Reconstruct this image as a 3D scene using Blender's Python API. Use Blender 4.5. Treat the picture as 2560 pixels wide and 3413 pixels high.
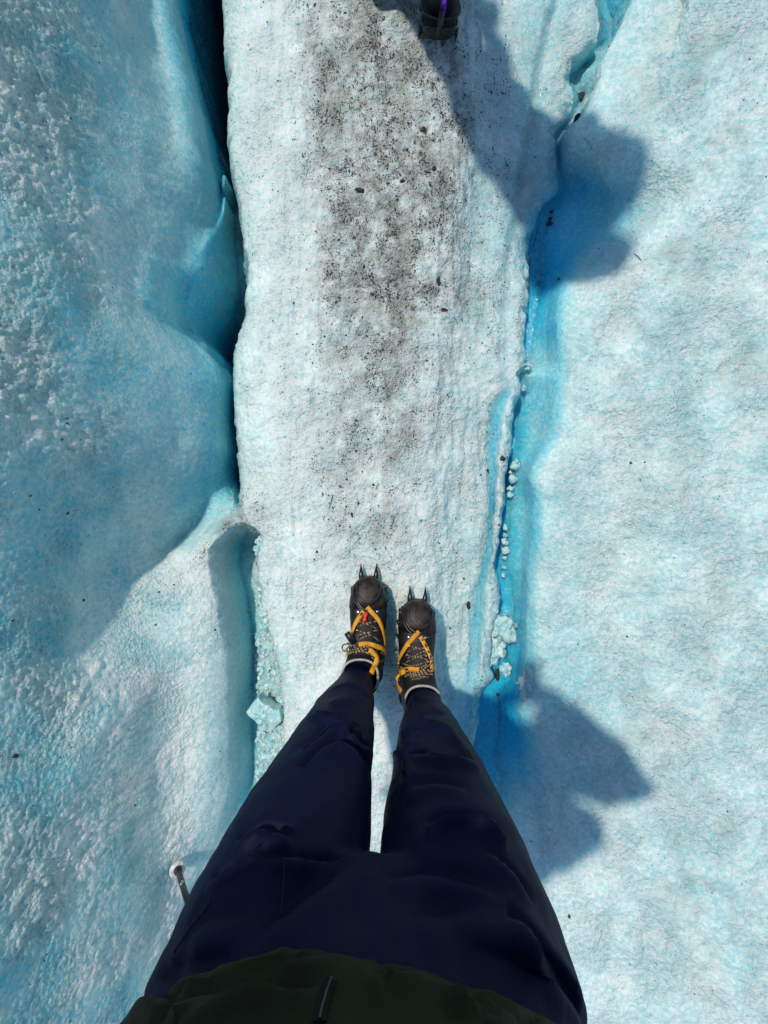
import bpy, bmesh, math, random
import numpy as np
from mathutils import Vector, Matrix
from mathutils.bvhtree import BVHTree

for o in list(bpy.data.objects): bpy.data.objects.remove(o)
SC = bpy.context.scene
COL = SC.collection
R = math.radians
random.seed(4); rng = np.random.default_rng(4)

# ------------------------------------------------------------------ camera, sky, sun, exposure
CAM_H = 1.32            # phone held at chest height, looking straight down
F = 1400.0              # focal length in pixels of the 2560 x 3413 frame
cam = bpy.data.cameras.new('Camera'); cam_o = bpy.data.objects.new('Camera', cam); COL.objects.link(cam_o)
cam_o.location = (0, 0, CAM_H); cam_o.rotation_euler = (0, 0, 0)
cam.sensor_fit = 'VERTICAL'; cam.sensor_height = 24.0; cam.lens = 24.0 * F / 3413.0
cam.clip_start = 0.01; cam.clip_end = 400
SC.camera = cam_o

SUN = Vector((0.34, -0.36, -1.0)).normalized()      # direction the light travels
world = bpy.data.worlds.new('World'); SC.world = world; world.use_nodes = True
wn = world.node_tree.nodes; wl = world.node_tree.links
sky = wn.new('ShaderNodeTexSky'); sky.sky_type = 'NISHITA'; sky.sun_disc = False
sky.sun_elevation = math.asin(-SUN.z); sky.sun_rotation = math.atan2(-SUN.x, -SUN.y)
sky.altitude = 1500; sky.air_density = 1.0; sky.dust_density = 0.8; sky.ozone_density = 0.6
wl.new(sky.outputs[0], wn['Background'].inputs[0]); wn['Background'].inputs[1].default_value = 0.145
sl = bpy.data.lights.new('Sun', 'SUN'); sl.energy = 3.5; sl.angle = R(1.8); sl.color = (1.0, 0.925, 0.855)
so = bpy.data.objects.new('Sun', sl); COL.objects.link(so); so.rotation_euler = SUN.to_track_quat('-Z', 'Y').to_euler()
so.location = (-3, 3, 9)
vs = SC.view_settings; vs.view_transform = 'Standard'; vs.look = 'None'; vs.exposure = -0.05; vs.gamma = 1.0
SC.render.engine = 'CYCLES'
SC.cycles.max_bounces = 6; SC.cycles.diffuse_bounces = 3; SC.cycles.glossy_bounces = 2; SC.cycles.transmission_bounces = 2
SC.cycles.caustics_reflective = False; SC.cycles.caustics_refractive = False

# ------------------------------------------------------------------ helpers
def W(px, py, z=0.0):
    """world point at height z that stands at a place read off the photograph"""
    d = CAM_H - z
    return Vector(((px - 1280) / F * d, (1706.5 - py) / F * d, z))
def Cx(x, y):            # enlarged crop of the boots -> photograph
    return 1080 + x * 0.26522, 1840 + y * 0.26522

def tag(o, label=None, cat=None, group=None, kind=None):
    if label: o['label'] = label
    if cat: o['category'] = cat
    if group: o['group'] = group
    if kind: o['kind'] = kind
    return o
def put(o, parent=None):
    COL.objects.link(o)
    if parent is not None:
        o.parent = parent
        if parent.type == 'EMPTY':
            o.matrix_parent_inverse = Matrix.Translation(-Vector(parent.location))
    return o
def empty(name, loc, label, cat, group=None):
    o = bpy.data.objects.new(name, None); COL.objects.link(o); o.location = loc; o.empty_display_size = 0.05
    return tag(o, label, cat, group)
def mesh_obj(name, verts, faces, mat, parent=None, smooth=True):
    me = bpy.data.meshes.new(name)
    me.from_pydata([tuple(v) for v in verts], [], faces); me.update()
    if smooth: me.polygons.foreach_set('use_smooth', [True] * len(me.polygons))
    o = bpy.data.objects.new(name, me)
    if mat: me.materials.append(mat)
    return put(o, parent)

class MB:
    """collects simple shapes into one mesh"""
    def __init__(s): s.v = []; s.f = []
    def add(s, v, f):
        n = len(s.v); s.v += [Vector(p) for p in v]; s.f += [tuple(i + n for i in q) for q in f]
    def rings(s, rings, cap=True):
        n = len(s.v); m = len(rings[0])
        for r in rings: s.v += [Vector(p) for p in r]
        for i in range(len(rings) - 1):
            for j in range(m):
                a = n + i * m + j; b = n + i * m + (j + 1) % m
                s.f.append((a, b, b + m, a + m))
        if cap:
            s.f.append(tuple(n + j for j in range(m))[::-1])
            k = n + (len(rings) - 1) * m; s.f.append(tuple(k + j for j in range(m)))
    def tube(s, pts, rad, n=8, flat=None):
        """round tube through pts; rad a number or a list; flat = (normal list, ratio) squashes it"""
        pts = [Vector(p) for p in pts]; N = len(pts)
        rr = rad if isinstance(rad, (list, tuple)) else [rad] * N
        up = None; rings = []
        for i in range(N):
            t = (pts[min(i + 1, N - 1)] - pts[max(i - 1, 0)])
            t = t.normalized() if t.length > 1e-9 else Vector((0, 0, 1))
            if up is None:
                up = Vector((0, 0, 1)) if abs(t.z) < 0.9 else Vector((0, 1, 0))
            up = (up - t * up.dot(t)); up = up.normalized() if up.length > 1e-6 else t.orthogonal().normalized()
            sd = t.cross(up)
            rings.append([pts[i] + (sd * math.cos(2 * math.pi * k / n) + up * math.sin(2 * math.pi * k / n)) * rr[i] for k in range(n)])
        s.rings(rings)
    def capsule(s, pts, rad, n=20):
        """tapered limb with rounded ends"""
        pts = [Vector(p) for p in pts]; rr = list(rad)
        a = (pts[0] - pts[1]).normalized(); b = (pts[-1] - pts[-2]).normalized()
        P = []; Q = []
        for k in (85, 60, 30): P.append(pts[0] + a * rr[0] * math.sin(R(k))); Q.append(rr[0] * math.cos(R(k)))
        P += pts; Q += rr
        for k in (30, 60, 85): P.append(pts[-1] + b * rr[-1] * math.sin(R(k))); Q.append(rr[-1] * math.cos(R(k)))
        s.tube(P, Q, n)
    def ellipsoid(s, c, r, n=16, rot=None):
        c = Vector(c); rings = []
        for i in range(1, n):
            a = math.pi * i / n
            ring = []
            for k in range(n * 2):
                b = math.pi * k / n
                p = Vector((r[0] * math.sin(a) * math.cos(b), r[1] * math.sin(a) * math.sin(b), r[2] * math.cos(a)))
                if rot: p = rot @ p
                ring.append(c + p)
            rings.append(ring[::-1])
        s.rings(rings)
    def box(s, c, h, rot=None):
        c = Vector(c); vv = []
        for x in (-1, 1):
            for y in (-1, 1):
                for z in (-1, 1):
                    p = Vector((x * h[0], y * h[1], z * h[2]))
                    vv.append(c + (rot @ p if rot else p))
        s.add(vv, [(0, 1, 3, 2), (4, 6, 7, 5), (0, 4, 5, 1), (2, 3, 7, 6), (0, 2, 6, 4), (1, 5, 7, 3)])
    def ribbon(s, pts, nrm, width, thick):
        """flat strap lying on a surface"""
        N = len(pts); rings = []
        ww = width if isinstance(width, (list, tuple)) else [width] * N
        for i in range(N):
            t = (pts[min(i + 1, N - 1)] - pts[max(i - 1, 0)]).normalized()
            n_ = nrm[i]; sd = t.cross(n_)
            sd = sd.normalized() if sd.length > 1e-6 else Vector((1, 0, 0)); n_ = sd.cross(t).normalized()
            h = ww[i] / 2
            rings.append([pts[i] - sd * h, pts[i] - sd * h + n_ * thick, pts[i] + n_ * thick * 1.25, pts[i] + sd * h + n_ * thick, pts[i] + sd * h])
        s.rings(rings)
    def build(s, name, mat, parent=None, smooth=True):
        return mesh_obj(name, s.v, s.f, mat, parent, smooth)

def catmull(pts, n=8):
    pts = [Vector(p) for p in pts]; out = []
    for i in range(len(pts) - 1):
        p0 = pts[max(i - 1, 0)]; p1 = pts[i]; p2 = pts[i + 1]; p3 = pts[min(i + 2, len(pts) - 1)]
        for k in range(n):
            t = k / n
            out.append(0.5 * ((2 * p1) + (p2 - p0) * t + (2 * p0 - 5 * p1 + 4 * p2 - p3) * t * t + (3 * p1 - p0 - 3 * p2 + p3) * t ** 3))
    out.append(pts[-1]); return out

def remeshed(mb, voxel, smooth_iter=4):
    """union of the collected closed shapes as one continuous surface (verts, faces as numpy / lists)"""
    me = bpy.data.meshes.new('tmp'); me.from_pydata([tuple(v) for v in mb.v], [], mb.f)
    bm = bmesh.new(); bm.from_mesh(me); bmesh.ops.recalc_face_normals(bm, faces=bm.faces); bm.to_mesh(me); bm.free()
    o = bpy.data.objects.new('tmp', me); COL.objects.link(o)
    m = o.modifiers.new('r', 'REMESH'); m.mode = 'VOXEL'; m.voxel_size = voxel
    if smooth_iter:
        m = o.modifiers.new('s', 'SMOOTH'); m.factor = 0.5; m.iterations = smooth_iter
    dg = bpy.context.evaluated_depsgraph_get(); ev = o.evaluated_get(dg); em = ev.to_mesh()
    V = np.empty(len(em.vertices) * 3); em.vertices.foreach_get('co', V); V = V.reshape(-1, 3)
    Fc = [tuple(p.vertices) for p in em.polygons]
    ev.to_mesh_clear(); bpy.data.objects.remove(o); bpy.data.meshes.remove(me)
    return V, Fc
def vnormals(V, Fc):
    Q = np.array([f if len(f) == 4 else (f[0], f[1], f[2], f[2]) for f in Fc])
    n = np.cross(V[Q[:, 2]] - V[Q[:, 0]], V[Q[:, 3]] - V[Q[:, 1]])
    N = np.zeros_like(V)
    for k in range(4): np.add.at(N, Q[:, k], n)
    return N / np.maximum(np.linalg.norm(N, axis=1, keepdims=True), 1e-12)

# vectorised gradient noise
_perm = rng.permutation(256); _perm = np.concatenate([_perm, _perm, _perm])
_g = rng.normal(size=(256, 3)); _g /= np.linalg.norm(_g, axis=1, keepdims=True)
def noise(P):
    i = np.floor(P).astype(int); f = P - i; i &= 255
    u = f * f * f * (f * (f * 6 - 15) + 10); out = np.zeros(len(P))
    for dx in (0, 1):
        wx = u[:, 0] if dx else 1 - u[:, 0]
        for dy in (0, 1):
            wy = u[:, 1] if dy else 1 - u[:, 1]
            for dz in (0, 1):
                wz = u[:, 2] if dz else 1 - u[:, 2]
                h = _perm[_perm[_perm[i[:, 0] + dx] + i[:, 1] + dy] + i[:, 2] + dz]
                g = _g[h]
                out += wx * wy * wz * (g[:, 0] * (f[:, 0] - dx) + g[:, 1] * (f[:, 1] - dy) + g[:, 2] * (f[:, 2] - dz))
    return out * 1.6
def fbm(P, oct=3, gain=0.5, lac=2.07):
    s = np.zeros(len(P)); a = 1.0
    for k in range(oct):
        s += a * noise(P + 17.3 * k); P = P * lac; a *= gain
    return s

# ------------------------------------------------------------------ materials
def new_mat(name):
    m = bpy.data.materials.new(name); m.use_nodes = True
    nt = m.node_tree; b = nt.nodes['Principled BSDF']
    return m, nt, b
def node(nt, typ, **kw):
    n = nt.nodes.new(typ)
    for k, v in kw.items():
        if k in n.inputs: n.inputs[k].default_value = v
        else: setattr(n, k, v)
    return n
def mixc(nt, fac, a, b, blend='MIX'):
    n = nt.nodes.new('ShaderNodeMix'); n.data_type = 'RGBA'; n.blend_type = blend
    for sock, v in ((n.inputs[0], fac), (n.inputs[6], a), (n.inputs[7], b)):
        if hasattr(v, 'links'): nt.links.new(v, sock)
        else: sock.default_value = v if not isinstance(v, tuple) or len(v) == 4 else (*v, 1)
    return n.outputs[2]
def maprange(nt, v, a, b, c=0.0, d=1.0, smooth=True):
    n = nt.nodes.new('ShaderNodeMapRange'); n.interpolation_type = 'SMOOTHSTEP' if smooth else 'LINEAR'
    nt.links.new(v, n.inputs[0])
    for i, x in enumerate((a, b, c, d)): n.inputs[i + 1].default_value = x
    return n.outputs[0]
def mth(nt, op, a, b=None):
    n = nt.nodes.new('ShaderNodeMath'); n.operation = op
    for i, v in enumerate((a, b)):
        if v is None: continue
        if hasattr(v, 'links'): nt.links.new(v, n.inputs[i])
        else: n.inputs[i].default_value = v
    return n.outputs[0]

def simple(name, col, rough=0.6, metal=0.0, var=0.25, scale=60, bump=0.15, bscale=300, sheen=0.0, spec=0.5, coat=0.0):
    m, nt, b = new_mat(name)
    tc = node(nt, 'ShaderNodeTexCoord'); n = node(nt, 'ShaderNodeTexNoise', Scale=scale, Detail=5.0); nt.links.new(tc.outputs['Object'], n.inputs['Vector'])
    f = maprange(nt, n.outputs[0], 0.3, 0.7)
    lo = tuple(c * (1 - var) for c in col); hi = tuple(min(1, c * (1 + var)) for c in col)
    nt.links.new(mixc(nt, f, lo, hi), b.inputs['Base Color'])
    b.inputs['Roughness'].default_value = rough; b.inputs['Metallic'].default_value = metal
    b.inputs['Specular IOR Level'].default_value = spec
    b.inputs['Sheen Weight'].default_value = sheen; b.inputs['Coat Weight'].default_value = coat
    if bump:
        n2 = node(nt, 'ShaderNodeTexNoise', Scale=bscale, Detail=3.0); nt.links.new(tc.outputs['Object'], n2.inputs['Vector'])
        bp = node(nt, 'ShaderNodeBump', Strength=bump, Distance=0.002); nt.links.new(n2.outputs[0], bp.inputs['Height'])
        nt.links.new(bp.outputs[0], b.inputs['Normal'])
    return m

def ice_material(name='glacier_ice', chunk=False):
    m, nt, b = new_mat(name); L = nt.links
    tc = node(nt, 'ShaderNodeTexCoord'); co = tc.outputs['Object']
    def nz(scale, detail=4.0, rough=0.55, vec=co):
        n = node(nt, 'ShaderNodeTexNoise', Scale=scale, Detail=detail, Roughness=rough); L.new(vec, n.inputs['Vector']); return n.outputs[0]
    if chunk:
        blue = maprange(nt, nz(30), 0.2, 0.8, 0.12, 0.45); film = maprange(nt, nz(25), 0.35, 0.8, 0.05, 0.3); frost = None; gritty = None
    else:
        at = node(nt, 'ShaderNodeAttribute', attribute_name='mask'); sp = node(nt, 'ShaderNodeSeparateColor'); L.new(at.outputs['Color'], sp.inputs[0])
        blue, film, frost = sp.outputs[0], sp.outputs[1], sp.outputs[2]; gritty = at.outputs['Alpha']
    # grains of clear ice between grains of white crust
    g1 = nz(85, 3.0, 0.68)
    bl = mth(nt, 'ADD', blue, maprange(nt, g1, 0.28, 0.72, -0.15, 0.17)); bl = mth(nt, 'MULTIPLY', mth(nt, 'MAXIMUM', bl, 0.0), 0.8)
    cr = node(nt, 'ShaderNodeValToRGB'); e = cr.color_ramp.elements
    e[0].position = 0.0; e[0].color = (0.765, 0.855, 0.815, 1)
    e[1].position = 1.0; e[1].color = (0.004, 0.075, 0.14, 1)      # painted shade for the depths of the left crevasse
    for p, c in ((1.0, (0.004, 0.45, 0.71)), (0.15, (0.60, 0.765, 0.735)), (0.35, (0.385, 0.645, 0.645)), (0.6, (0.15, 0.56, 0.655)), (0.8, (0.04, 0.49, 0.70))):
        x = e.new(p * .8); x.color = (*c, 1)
    L.new(bl, cr.inputs[0])
    col = cr.outputs[0]
    # cryoconite: grey-brown film and dark fine grit held in the pores; the film also paints shade in the left crevasse
    col = mixc(nt, mth(nt, 'MULTIPLY', film, maprange(nt, g1, 0.3, 0.7, 1.0, 0.55)), col, (0.165, 0.155, 0.105))
    if gritty is not None:
        vo = node(nt, 'ShaderNodeTexVoronoi', Scale=300.0); L.new(co, vo.inputs['Vector'])
        grit = mth(nt, 'MULTIPLY', maprange(nt, vo.outputs['Distance'], 0.20, 0.36, 0.85, 0.0), maprange(nt, gritty, 0.25, 0.75, 0.0, 1.0))
        col = mixc(nt, grit, col, (0.05, 0.048, 0.040))
    L.new(col, b.inputs['Base Color'])
    rg = maprange(nt, g1, 0.35, 0.65, 0.16, 0.55)
    if frost is not None: rg = mth(nt, 'MULTIPLY', rg, maprange(nt, frost, 0.05, 0.6, 0.5, 1.0))
    L.new(rg, b.inputs['Roughness']); b.inputs['IOR'].default_value = 1.31
    b.inputs['Specular IOR Level'].default_value = 0.5
    b.subsurface_method = 'RANDOM_WALK'
    if chunk: b.inputs['Subsurface Weight'].default_value = 0.0
    if not chunk:      # light wanders far inside clear ice, less under crust and dirt
        wgt = mth(nt, 'MULTIPLY', maprange(nt, frost, 0.0, 1.0, 0.85, SSS, False), maprange(nt, film, 0.0, 0.7, 1.0, 0.25, False)); L.new(wgt, b.inputs['Subsurface Weight'])
    b.inputs['Subsurface Radius'].default_value = (0.05, 0.75, 1.0); b.inputs['Subsurface Scale'].default_value = 0.03 if chunk else 0.14
    # crystalline grain
    v2 = node(nt, 'ShaderNodeTexVoronoi', Scale=130.0); L.new(co, v2.inputs['Vector'])
    h = mth(nt, 'ADD', mth(nt, 'MULTIPLY', v2.outputs['Distance'], 0.8), mth(nt, 'MULTIPLY', nz(75, 4.0, 0.7), 2.2))
    bp = node(nt, 'ShaderNodeBump', Distance=0.008, Strength=0.35 if chunk else 0.9)
    if frost is not None: L.new(maprange(nt, frost, 0.0, 1.0, 0.12, 1.0, False), bp.inputs['Strength'])
    L.new(h, bp.inputs['Height']); L.new(bp.outputs[0], b.inputs['Normal'])
    return m
SSS = 0.25
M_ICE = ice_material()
M_CHUNK = ice_material('ice_chunk', True)

# ------------------------------------------------------------------ the glacier: cross-sections lofted along the ridge
def table(t):
    t = sorted(t); a = np.array(t, float)
    return lambda py: np.interp(py, a[:, 0], a[:, 1])
def rows_of_Y():
    core = np.arange(-1.80, 1.95, 0.0042)
    out = []; y = core[-1]; s = 0.0042
    while y < 70: s *= 1.08; y += s; out.append(y)
    low = []; y = core[0]; s = 0.0042
    while y > -70: s *= 1.08; y -= s; low.append(y)
    return np.concatenate([np.array(low[::-1]), core, np.array(out)])
Yr = rows_of_Y(); NR = len(Yr)

def resolve(pxf, zf, smooth=6):
    """a feature line: where it runs on every row (X, z)"""
    py = 1706.5 - Yr / CAM_H * F
    for _ in range(12):
        z = zf(np.clip(py, -400, 3800)); py = 0.5 * py + 0.5 * (1706.5 - Yr * F / (CAM_H - z))
    pc = np.clip(py, -400, 3800); z = zf(pc); px = pxf(pc)
    k = np.exp(-np.linspace(-2, 2, 2 * smooth + 1) ** 2); k /= k.sum()
    def sm(a): return np.convolve(np.pad(a, smooth, mode='edge'), k, mode='valid')
    z = sm(z); px = sm(px)
    return (px - 1280) / F * (CAM_H - z), z, pc
def jit(amp, wl, seed):
    """wander of a lip along its length (in photograph pixels)"""
    def f(py):
        P = np.stack([py / wl, np.full_like(py, seed * 7.7), np.zeros_like(py)], 1)
        return amp * fbm(P, 3, 0.6)
    return f
def add(*fs): return lambda py: sum(f(py) for f in fs)
def const(c): return lambda py: np.full_like(np.asarray(py, float), c)

Lpx = table([(-400, 745), (0, 757), (110, 754), (190, 779), (280, 776), (380, 781), (515, 776), (597, 784), (678, 803), (787, 814), (860, 826), (924, 838), (1000, 831), (1088, 818), (1138, 798), (1198, 793), (1272, 793), (1372, 801), (1496, 806), (1596, 813), (1675, 806), (1720, 825), (1750, 850), (1765, 866), (1790, 880), (1844, 868), (1925, 869), (2007, 880), (2077, 901), (2142, 918), (2224, 934), (2278, 945), (2495, 952), (3000, 960), (3413, 960)])
Lj = add(Lpx, jit(7, 50, 1))
Lz = table([(0, -.075), (1500, -.075), (1620, -.06), (1720, -.02), (1800, -.03), (2200, -.045), (2700, -.05), (3400, -.05)])
Epx = table([(-400, 560), (0, 591), (81, 608), (179, 629), (287, 651), (369, 675), (461, 689), (542, 700), (597, 711), (651, 715), (720, 700), (820, 660), (900, 600), (930, 580), (1000, 562), (1080, 570), (1150, 640), (1200, 690), (1272, 715), (1500, 720), (1620, 700), (1680, 690), (1740, 660), (1800, 600), (1850, 560), (1950, 470), (2050, 430), (2300, 400), (2700, 380), (3413, 420)])
Ez = table([(0, -.10), (640, -.12), (760, -.10), (900, .0), (1000, .03), (1080, .02), (1200, -.06), (1500, -.06), (1680, -.12), (1740, -.12), (1800, -.09), (1950, .05), (2050, .085), (2200, .14), (2400, .20), (2700, .22), (3413, .20)])
Fpx = table([(-400, 640), (0, 652), (150, 652), (250, 662), (350, 684), (450, 702), (542, 718), (600, 730), (651, 750), (720, 745), (900, 690), (1000, 640), (1100, 660), (1180, 728), (1272, 752), (1297, 770), (1400, 778), (1600, 785), (1680, 778), (1740, 762), (1770, 739), (1834, 690), (1900, 690), (2000, 718), (2200, 752), (2400, 758), (2650, 755), (3000, 650), (3413, 600)])
Fz = table([(0, -1.15), (450, -1.0), (600, -.45), (660, -.15), (760, -.15), (900, -.08), (1000, -.07), (1180, -.18), (1297, -.24), (1600, -.25), (1680, -.10), (1740, -.03), (1770, -.005), (1834, .005), (2000, .0), (2200, -.02), (2700, -.03), (3413, -.03)])
Gpx = table([(-400, 690), (0, 698), (150, 690), (300, 700), (450, 725), (542, 738), (620, 755), (660, 768), (700, 775), (787, 780), (900, 795), (1000, 795), (1100, 780), (1180, 768), (1272, 775), (1372, 787), (1600, 799), (1680, 792), (1740, 806), (1765, 826), (1806, 812), (1871, 801), (1925, 809), (1990, 825), (2061, 836), (2142, 847), (2360, 840), (2576, 847), (2658, 839), (3000, 800), (3413, 780)])
Gz = table([(0, -2.8), (500, -2.4), (600, -1.2), (650, -.28), (700, -.26), (900, -.28), (1100, -.36), (1200, -.46), (1600, -.48), (1680, -.12), (1740, -.02), (1765, -.09), (1806, -.20), (2142, -.19), (2600, -.16), (3413, -.08)])
Hpx = table([(-400, 716), (0, 727), (43, 734), (174, 712), (244, 706), (380, 722), (500, 742), (600, 762), (660, 788), (787, 800), (900, 818), (1000, 816), (1100, 800), (1180, 783), (1272, 783), (1372, 794), (1600, 806), (1680, 799), (1740, 830), (1765, 846), (1806, 846), (1871, 835), (1925, 838), (1990, 850), (2061, 868), (2142, 880), (2278, 895), (2576, 898), (3000, 880), (3413, 870)])
Hz = table([(0, -1.1), (300, -.95), (600, -.8), (650, -.28), (700, -.26), (900, -.28), (1200, -.46), (1600, -.48), (1680, -.1), (1740, -.015), (1765, -.085), (1806, -.21), (2000, -.20), (2142, -.17), (2600, -.14), (3413, -.07)])
Kpx = lambda py: Lj(py) - np.interp(py, [0, 600, 700, 1600, 1720, 1765, 2142, 3400], [9, 9, 6, 4, 8, 6, 12, 30])
Kz = table([(0, -.25), (650, -.2), (1600, -.25), (1680, -.08), (1740, -.012), (1765, -.08), (1806, -.18), (2142, -.13), (2600, -.10), (3413, -.06)])

Rpx = add(table([(-400, 1940), (0, 1973), (70, 2011), (128, 1998), (185, 1934), (256, 1890), (307, 1912), (383, 1905), (447, 1838), (543, 1846), (639, 1842), (703, 1807), (760, 1778), (799, 1755), (907, 1755), (1022, 1759), (1118, 1749), (1190, 1746), (1219, 1752), (1249, 1724), (1289, 1736), (1338, 1718), (1423, 1703), (1523, 1693), (1597, 1678), (1697, 1674), (1746, 1663), (1846, 1653), (1945, 1656), (2045, 1654), (2095, 1632), (2194, 1629), (2271, 1627), (2320, 1592), (2423, 1587), (2488, 1575), (2600, 1580), (3413, 1600)]), jit(13, 75, 2))
Rz = table([(0, -.08), (300, -.125), (600, -.155), (800, -.145), (950, -.10), (1300, -.07), (2000, -.05), (2320, -.06), (2500, -.05), (2750, -.03), (3413, -.02)])
RFpx = lambda py: Rpx(py) + np.interp(py, [0, 100, 400, 900, 2200, 2300, 2600, 2800], [14, 12, 6, 7, 8, 12, 12, 30])
RFz = table([(0, -.22), (200, -.16), (420, -.15), (600, -.17), (900, -.20), (1200, -.19), (1240, -.13), (1300, -.15), (1420, -.2), (2000, -.19), (2320, -.17), (2500, -.14), (2700, -.05), (2800, -.03), (3413, -.02)])
CCpx = lambda py: Rpx(py) + np.interp(py, [0, 100, 250, 400, 550, 720, 900, 1300, 1700, 2100, 2300, 2600, 2800], [50, 36, 30, 18, 14, 50, 40, 24, 32, 60, 70, 90, 90])
CCz = table([(0, -.24), (200, -.17), (420, -.16), (600, -.18), (900, -.20), (1200, -.18), (1240, -.13), (1300, -.15), (1420, -.19), (1700, -.17), (2000, -.17), (2320, -.175), (2500, -.14), (2700, -.055), (2800, -.03), (3413, -.015)])
Bpx = table([(-400, 2120), (0, 2090), (70, 2077), (185, 2020), (300, 1985), (358, 1962), (473, 1885), (524, 1885), (580, 1960), (660, 2010), (722, 2000), (856, 1925), (990, 1855), (1086, 1850), (1200, 1870), (1324, 1858), (1448, 1840), (1538, 1788), (1597, 1765), (1672, 1783), (1796, 1778), (1920, 1762), (2020, 1752), (2163, 1762), (2260, 1742), (2380, 1740), (2488, 1768), (2597, 1780), (2750, 1800), (3413, 1850)])
Bz = table([(0, -.05), (420, -.06), (520, -.08), (620, -.10), (760, -.11), (900, -.09), (1050, -.07), (1200, -.06), (1500, -.06), (1700, -.075), (2020, -.07), (2300, -.08), (2600, -.05), (2750, -.02), (3413, .0)])
Vpx0 = table([(-400, 1830), (0, 1860), (250, 1800), (450, 1770), (700, 1730), (900, 1690), (1200, 1690), (1299, 1700), (1340, 1672), (1448, 1649), (1597, 1644), (1697, 1646), (1800, 1634), (1895, 1624), (1970, 1599), (2070, 1589), (2170, 1595), (2230, 1572), (2320, 1550), (2500, 1530), (3413, 1540)])
Vpx = add(Vpx0, jit(9, 90, 5))
Vz = table([(0, -.075), (300, -.11), (600, -.135), (900, -.095), (1250, -.065), (1320, -.085), (1700, -.085), (2170, -.075), (2260, -.045), (2500, -.04), (3413, -.03)])
Sz = table([(0, -.04), (300, -.06), (600, -.075), (900, -.06), (1300, -.05), (2300, -.04), (3413, -.03)])
Spx = table([(-400, 1560), (0, 1590), (300, 1620), (500, 1640), (760, 1600), (1300, 1570), (1700, 1530), (2100, 1490), (2400, 1470), (3413, 1460)])

keys = []      # (X, z, blue, dirt, frost, columns); blue and dirt also carry left crevasse shade
def key(pxf, zf, blue, dirt, frost, cols):
    X, z, py = resolve(pxf, zf)
    keys.append([X, z, blue(py) if callable(blue) else np.full(NR, blue), dirt(py) if callable(dirt) else np.full(NR, dirt), frost(py) if callable(frost) else np.full(NR, frost), cols])
# left bank: chained up from its lower edge at a given steepness
X0, z0, py0 = resolve(Epx, Ez)
def chain(X, z, px_target, slope):
    k = (1280 - px_target) / F
    t = np.maximum((k * (CAM_H - z) + X) / (1 + k * slope), 0.015)
    return X - t, z + slope * t
pyE = py0
m1 = table([(0, 1.7), (450, 1.75), (650, 2.2), (900, 2.4), (1300, 2.5), (1650, 2.0), (1850, 1.6), (2100, 1.6), (2500, 1.8), (3000, 1.9), (3413, 2.0)])(pyE)
m2 = table([(0, 4.0), (250, 3.7), (450, 2.8), (650, 2.35), (900, 2.3), (1400, 2.35), (1800, 2.3), (2100, 2.05), (2500, 2.2), (3413, 2.3)])(pyE)
m3 = table([(-300, 3.6), (0, 3.4), (200, 2.4), (380, 2.1), (1000, 2.05), (1600, 2.1), (2300, 2.15), (3413, 2.25)])(pyE)
Epix = Epx(pyE)
XA3, zA3 = chain(X0, z0, Epix - 150, m1)
XA2, zA2 = chain(XA3, zA3, np.minimum(Epix * 0.42, 250), m2)
XA1, zA1 = chain(XA2, zA2, -40.0, m3)
XA0, zA0 = chain(XA1, zA1, -420.0, table([(-300, 3.2), (0, 3.0), (350, 1.6), (600, 1.4), (3413, 1.3)])(pyE))
def along(a, n):
    k = np.exp(-np.linspace(-2.2, 2.2, 2 * n + 1) ** 2); k /= k.sum(); return np.convolve(np.pad(a, n, mode='edge'), k, mode='valid')
XA3, zA3 = along(XA3, 40), along(zA3, 40); XA2, zA2 = along(XA2, 110), along(zA2, 110); XA1, zA1 = along(XA1, 130), along(zA1, 130); XA0, zA0 = along(XA0, 130), along(zA0, 130)
one = np.ones(NR)
def raw(X, z, b, d, f, cols): keys.append([X, z, b * one, d * one, f * one, cols])
raw(-75 * one, 2.2 * one, .2, .1, .8, 6)
raw(-14 * one, 1.5 * one, .2, .1, .8, 10)
raw(XA0 - 1.6, zA0 + .35, .2, .1, .9, 26)
raw(XA0, zA0, .25, .05, 1.0, 44)
raw(XA1, zA1, .36, .12, .95, 60)
raw(XA2, zA2, .38, .12, .95, 62)
fr = table([(0, .35), (900, .3), (1650, .35), (1900, .9), (3413, .9)])(pyE)
raw(XA3, zA3, table([(0, .36), (1700, .36), (2000, .22), (3413, .25)])(pyE), .02, fr, 34)
blE = table([(0, .50), (650, .50), (900, .52), (1600, .52), (1720, .40), (1900, .2), (2300, .2), (3413, .26)])
key(Epx, Ez, blE, table([(0, .02), (700, .12), (1650, .1), (2000, .05)]), table([(0, .15), (1600, .2), (1900, .9), (3413, .9)]), 30)
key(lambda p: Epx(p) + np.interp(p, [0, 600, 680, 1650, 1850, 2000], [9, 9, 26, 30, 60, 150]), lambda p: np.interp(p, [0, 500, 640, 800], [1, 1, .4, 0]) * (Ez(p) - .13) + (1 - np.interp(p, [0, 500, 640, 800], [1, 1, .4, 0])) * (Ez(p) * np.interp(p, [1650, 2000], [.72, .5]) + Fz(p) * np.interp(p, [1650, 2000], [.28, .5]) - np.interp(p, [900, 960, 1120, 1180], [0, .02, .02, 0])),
    table([(0, 1.28), (540, 1.25), (690, .6), (900, .56), (1600, .58), (1720, .34), (1900, .14), (2300, .16), (3413, .22)]), .06, table([(0, .1), (1600, .2), (1900, .9), (3413, .9)]), 10)  # first blue values paint the shade below the left lip
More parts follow.
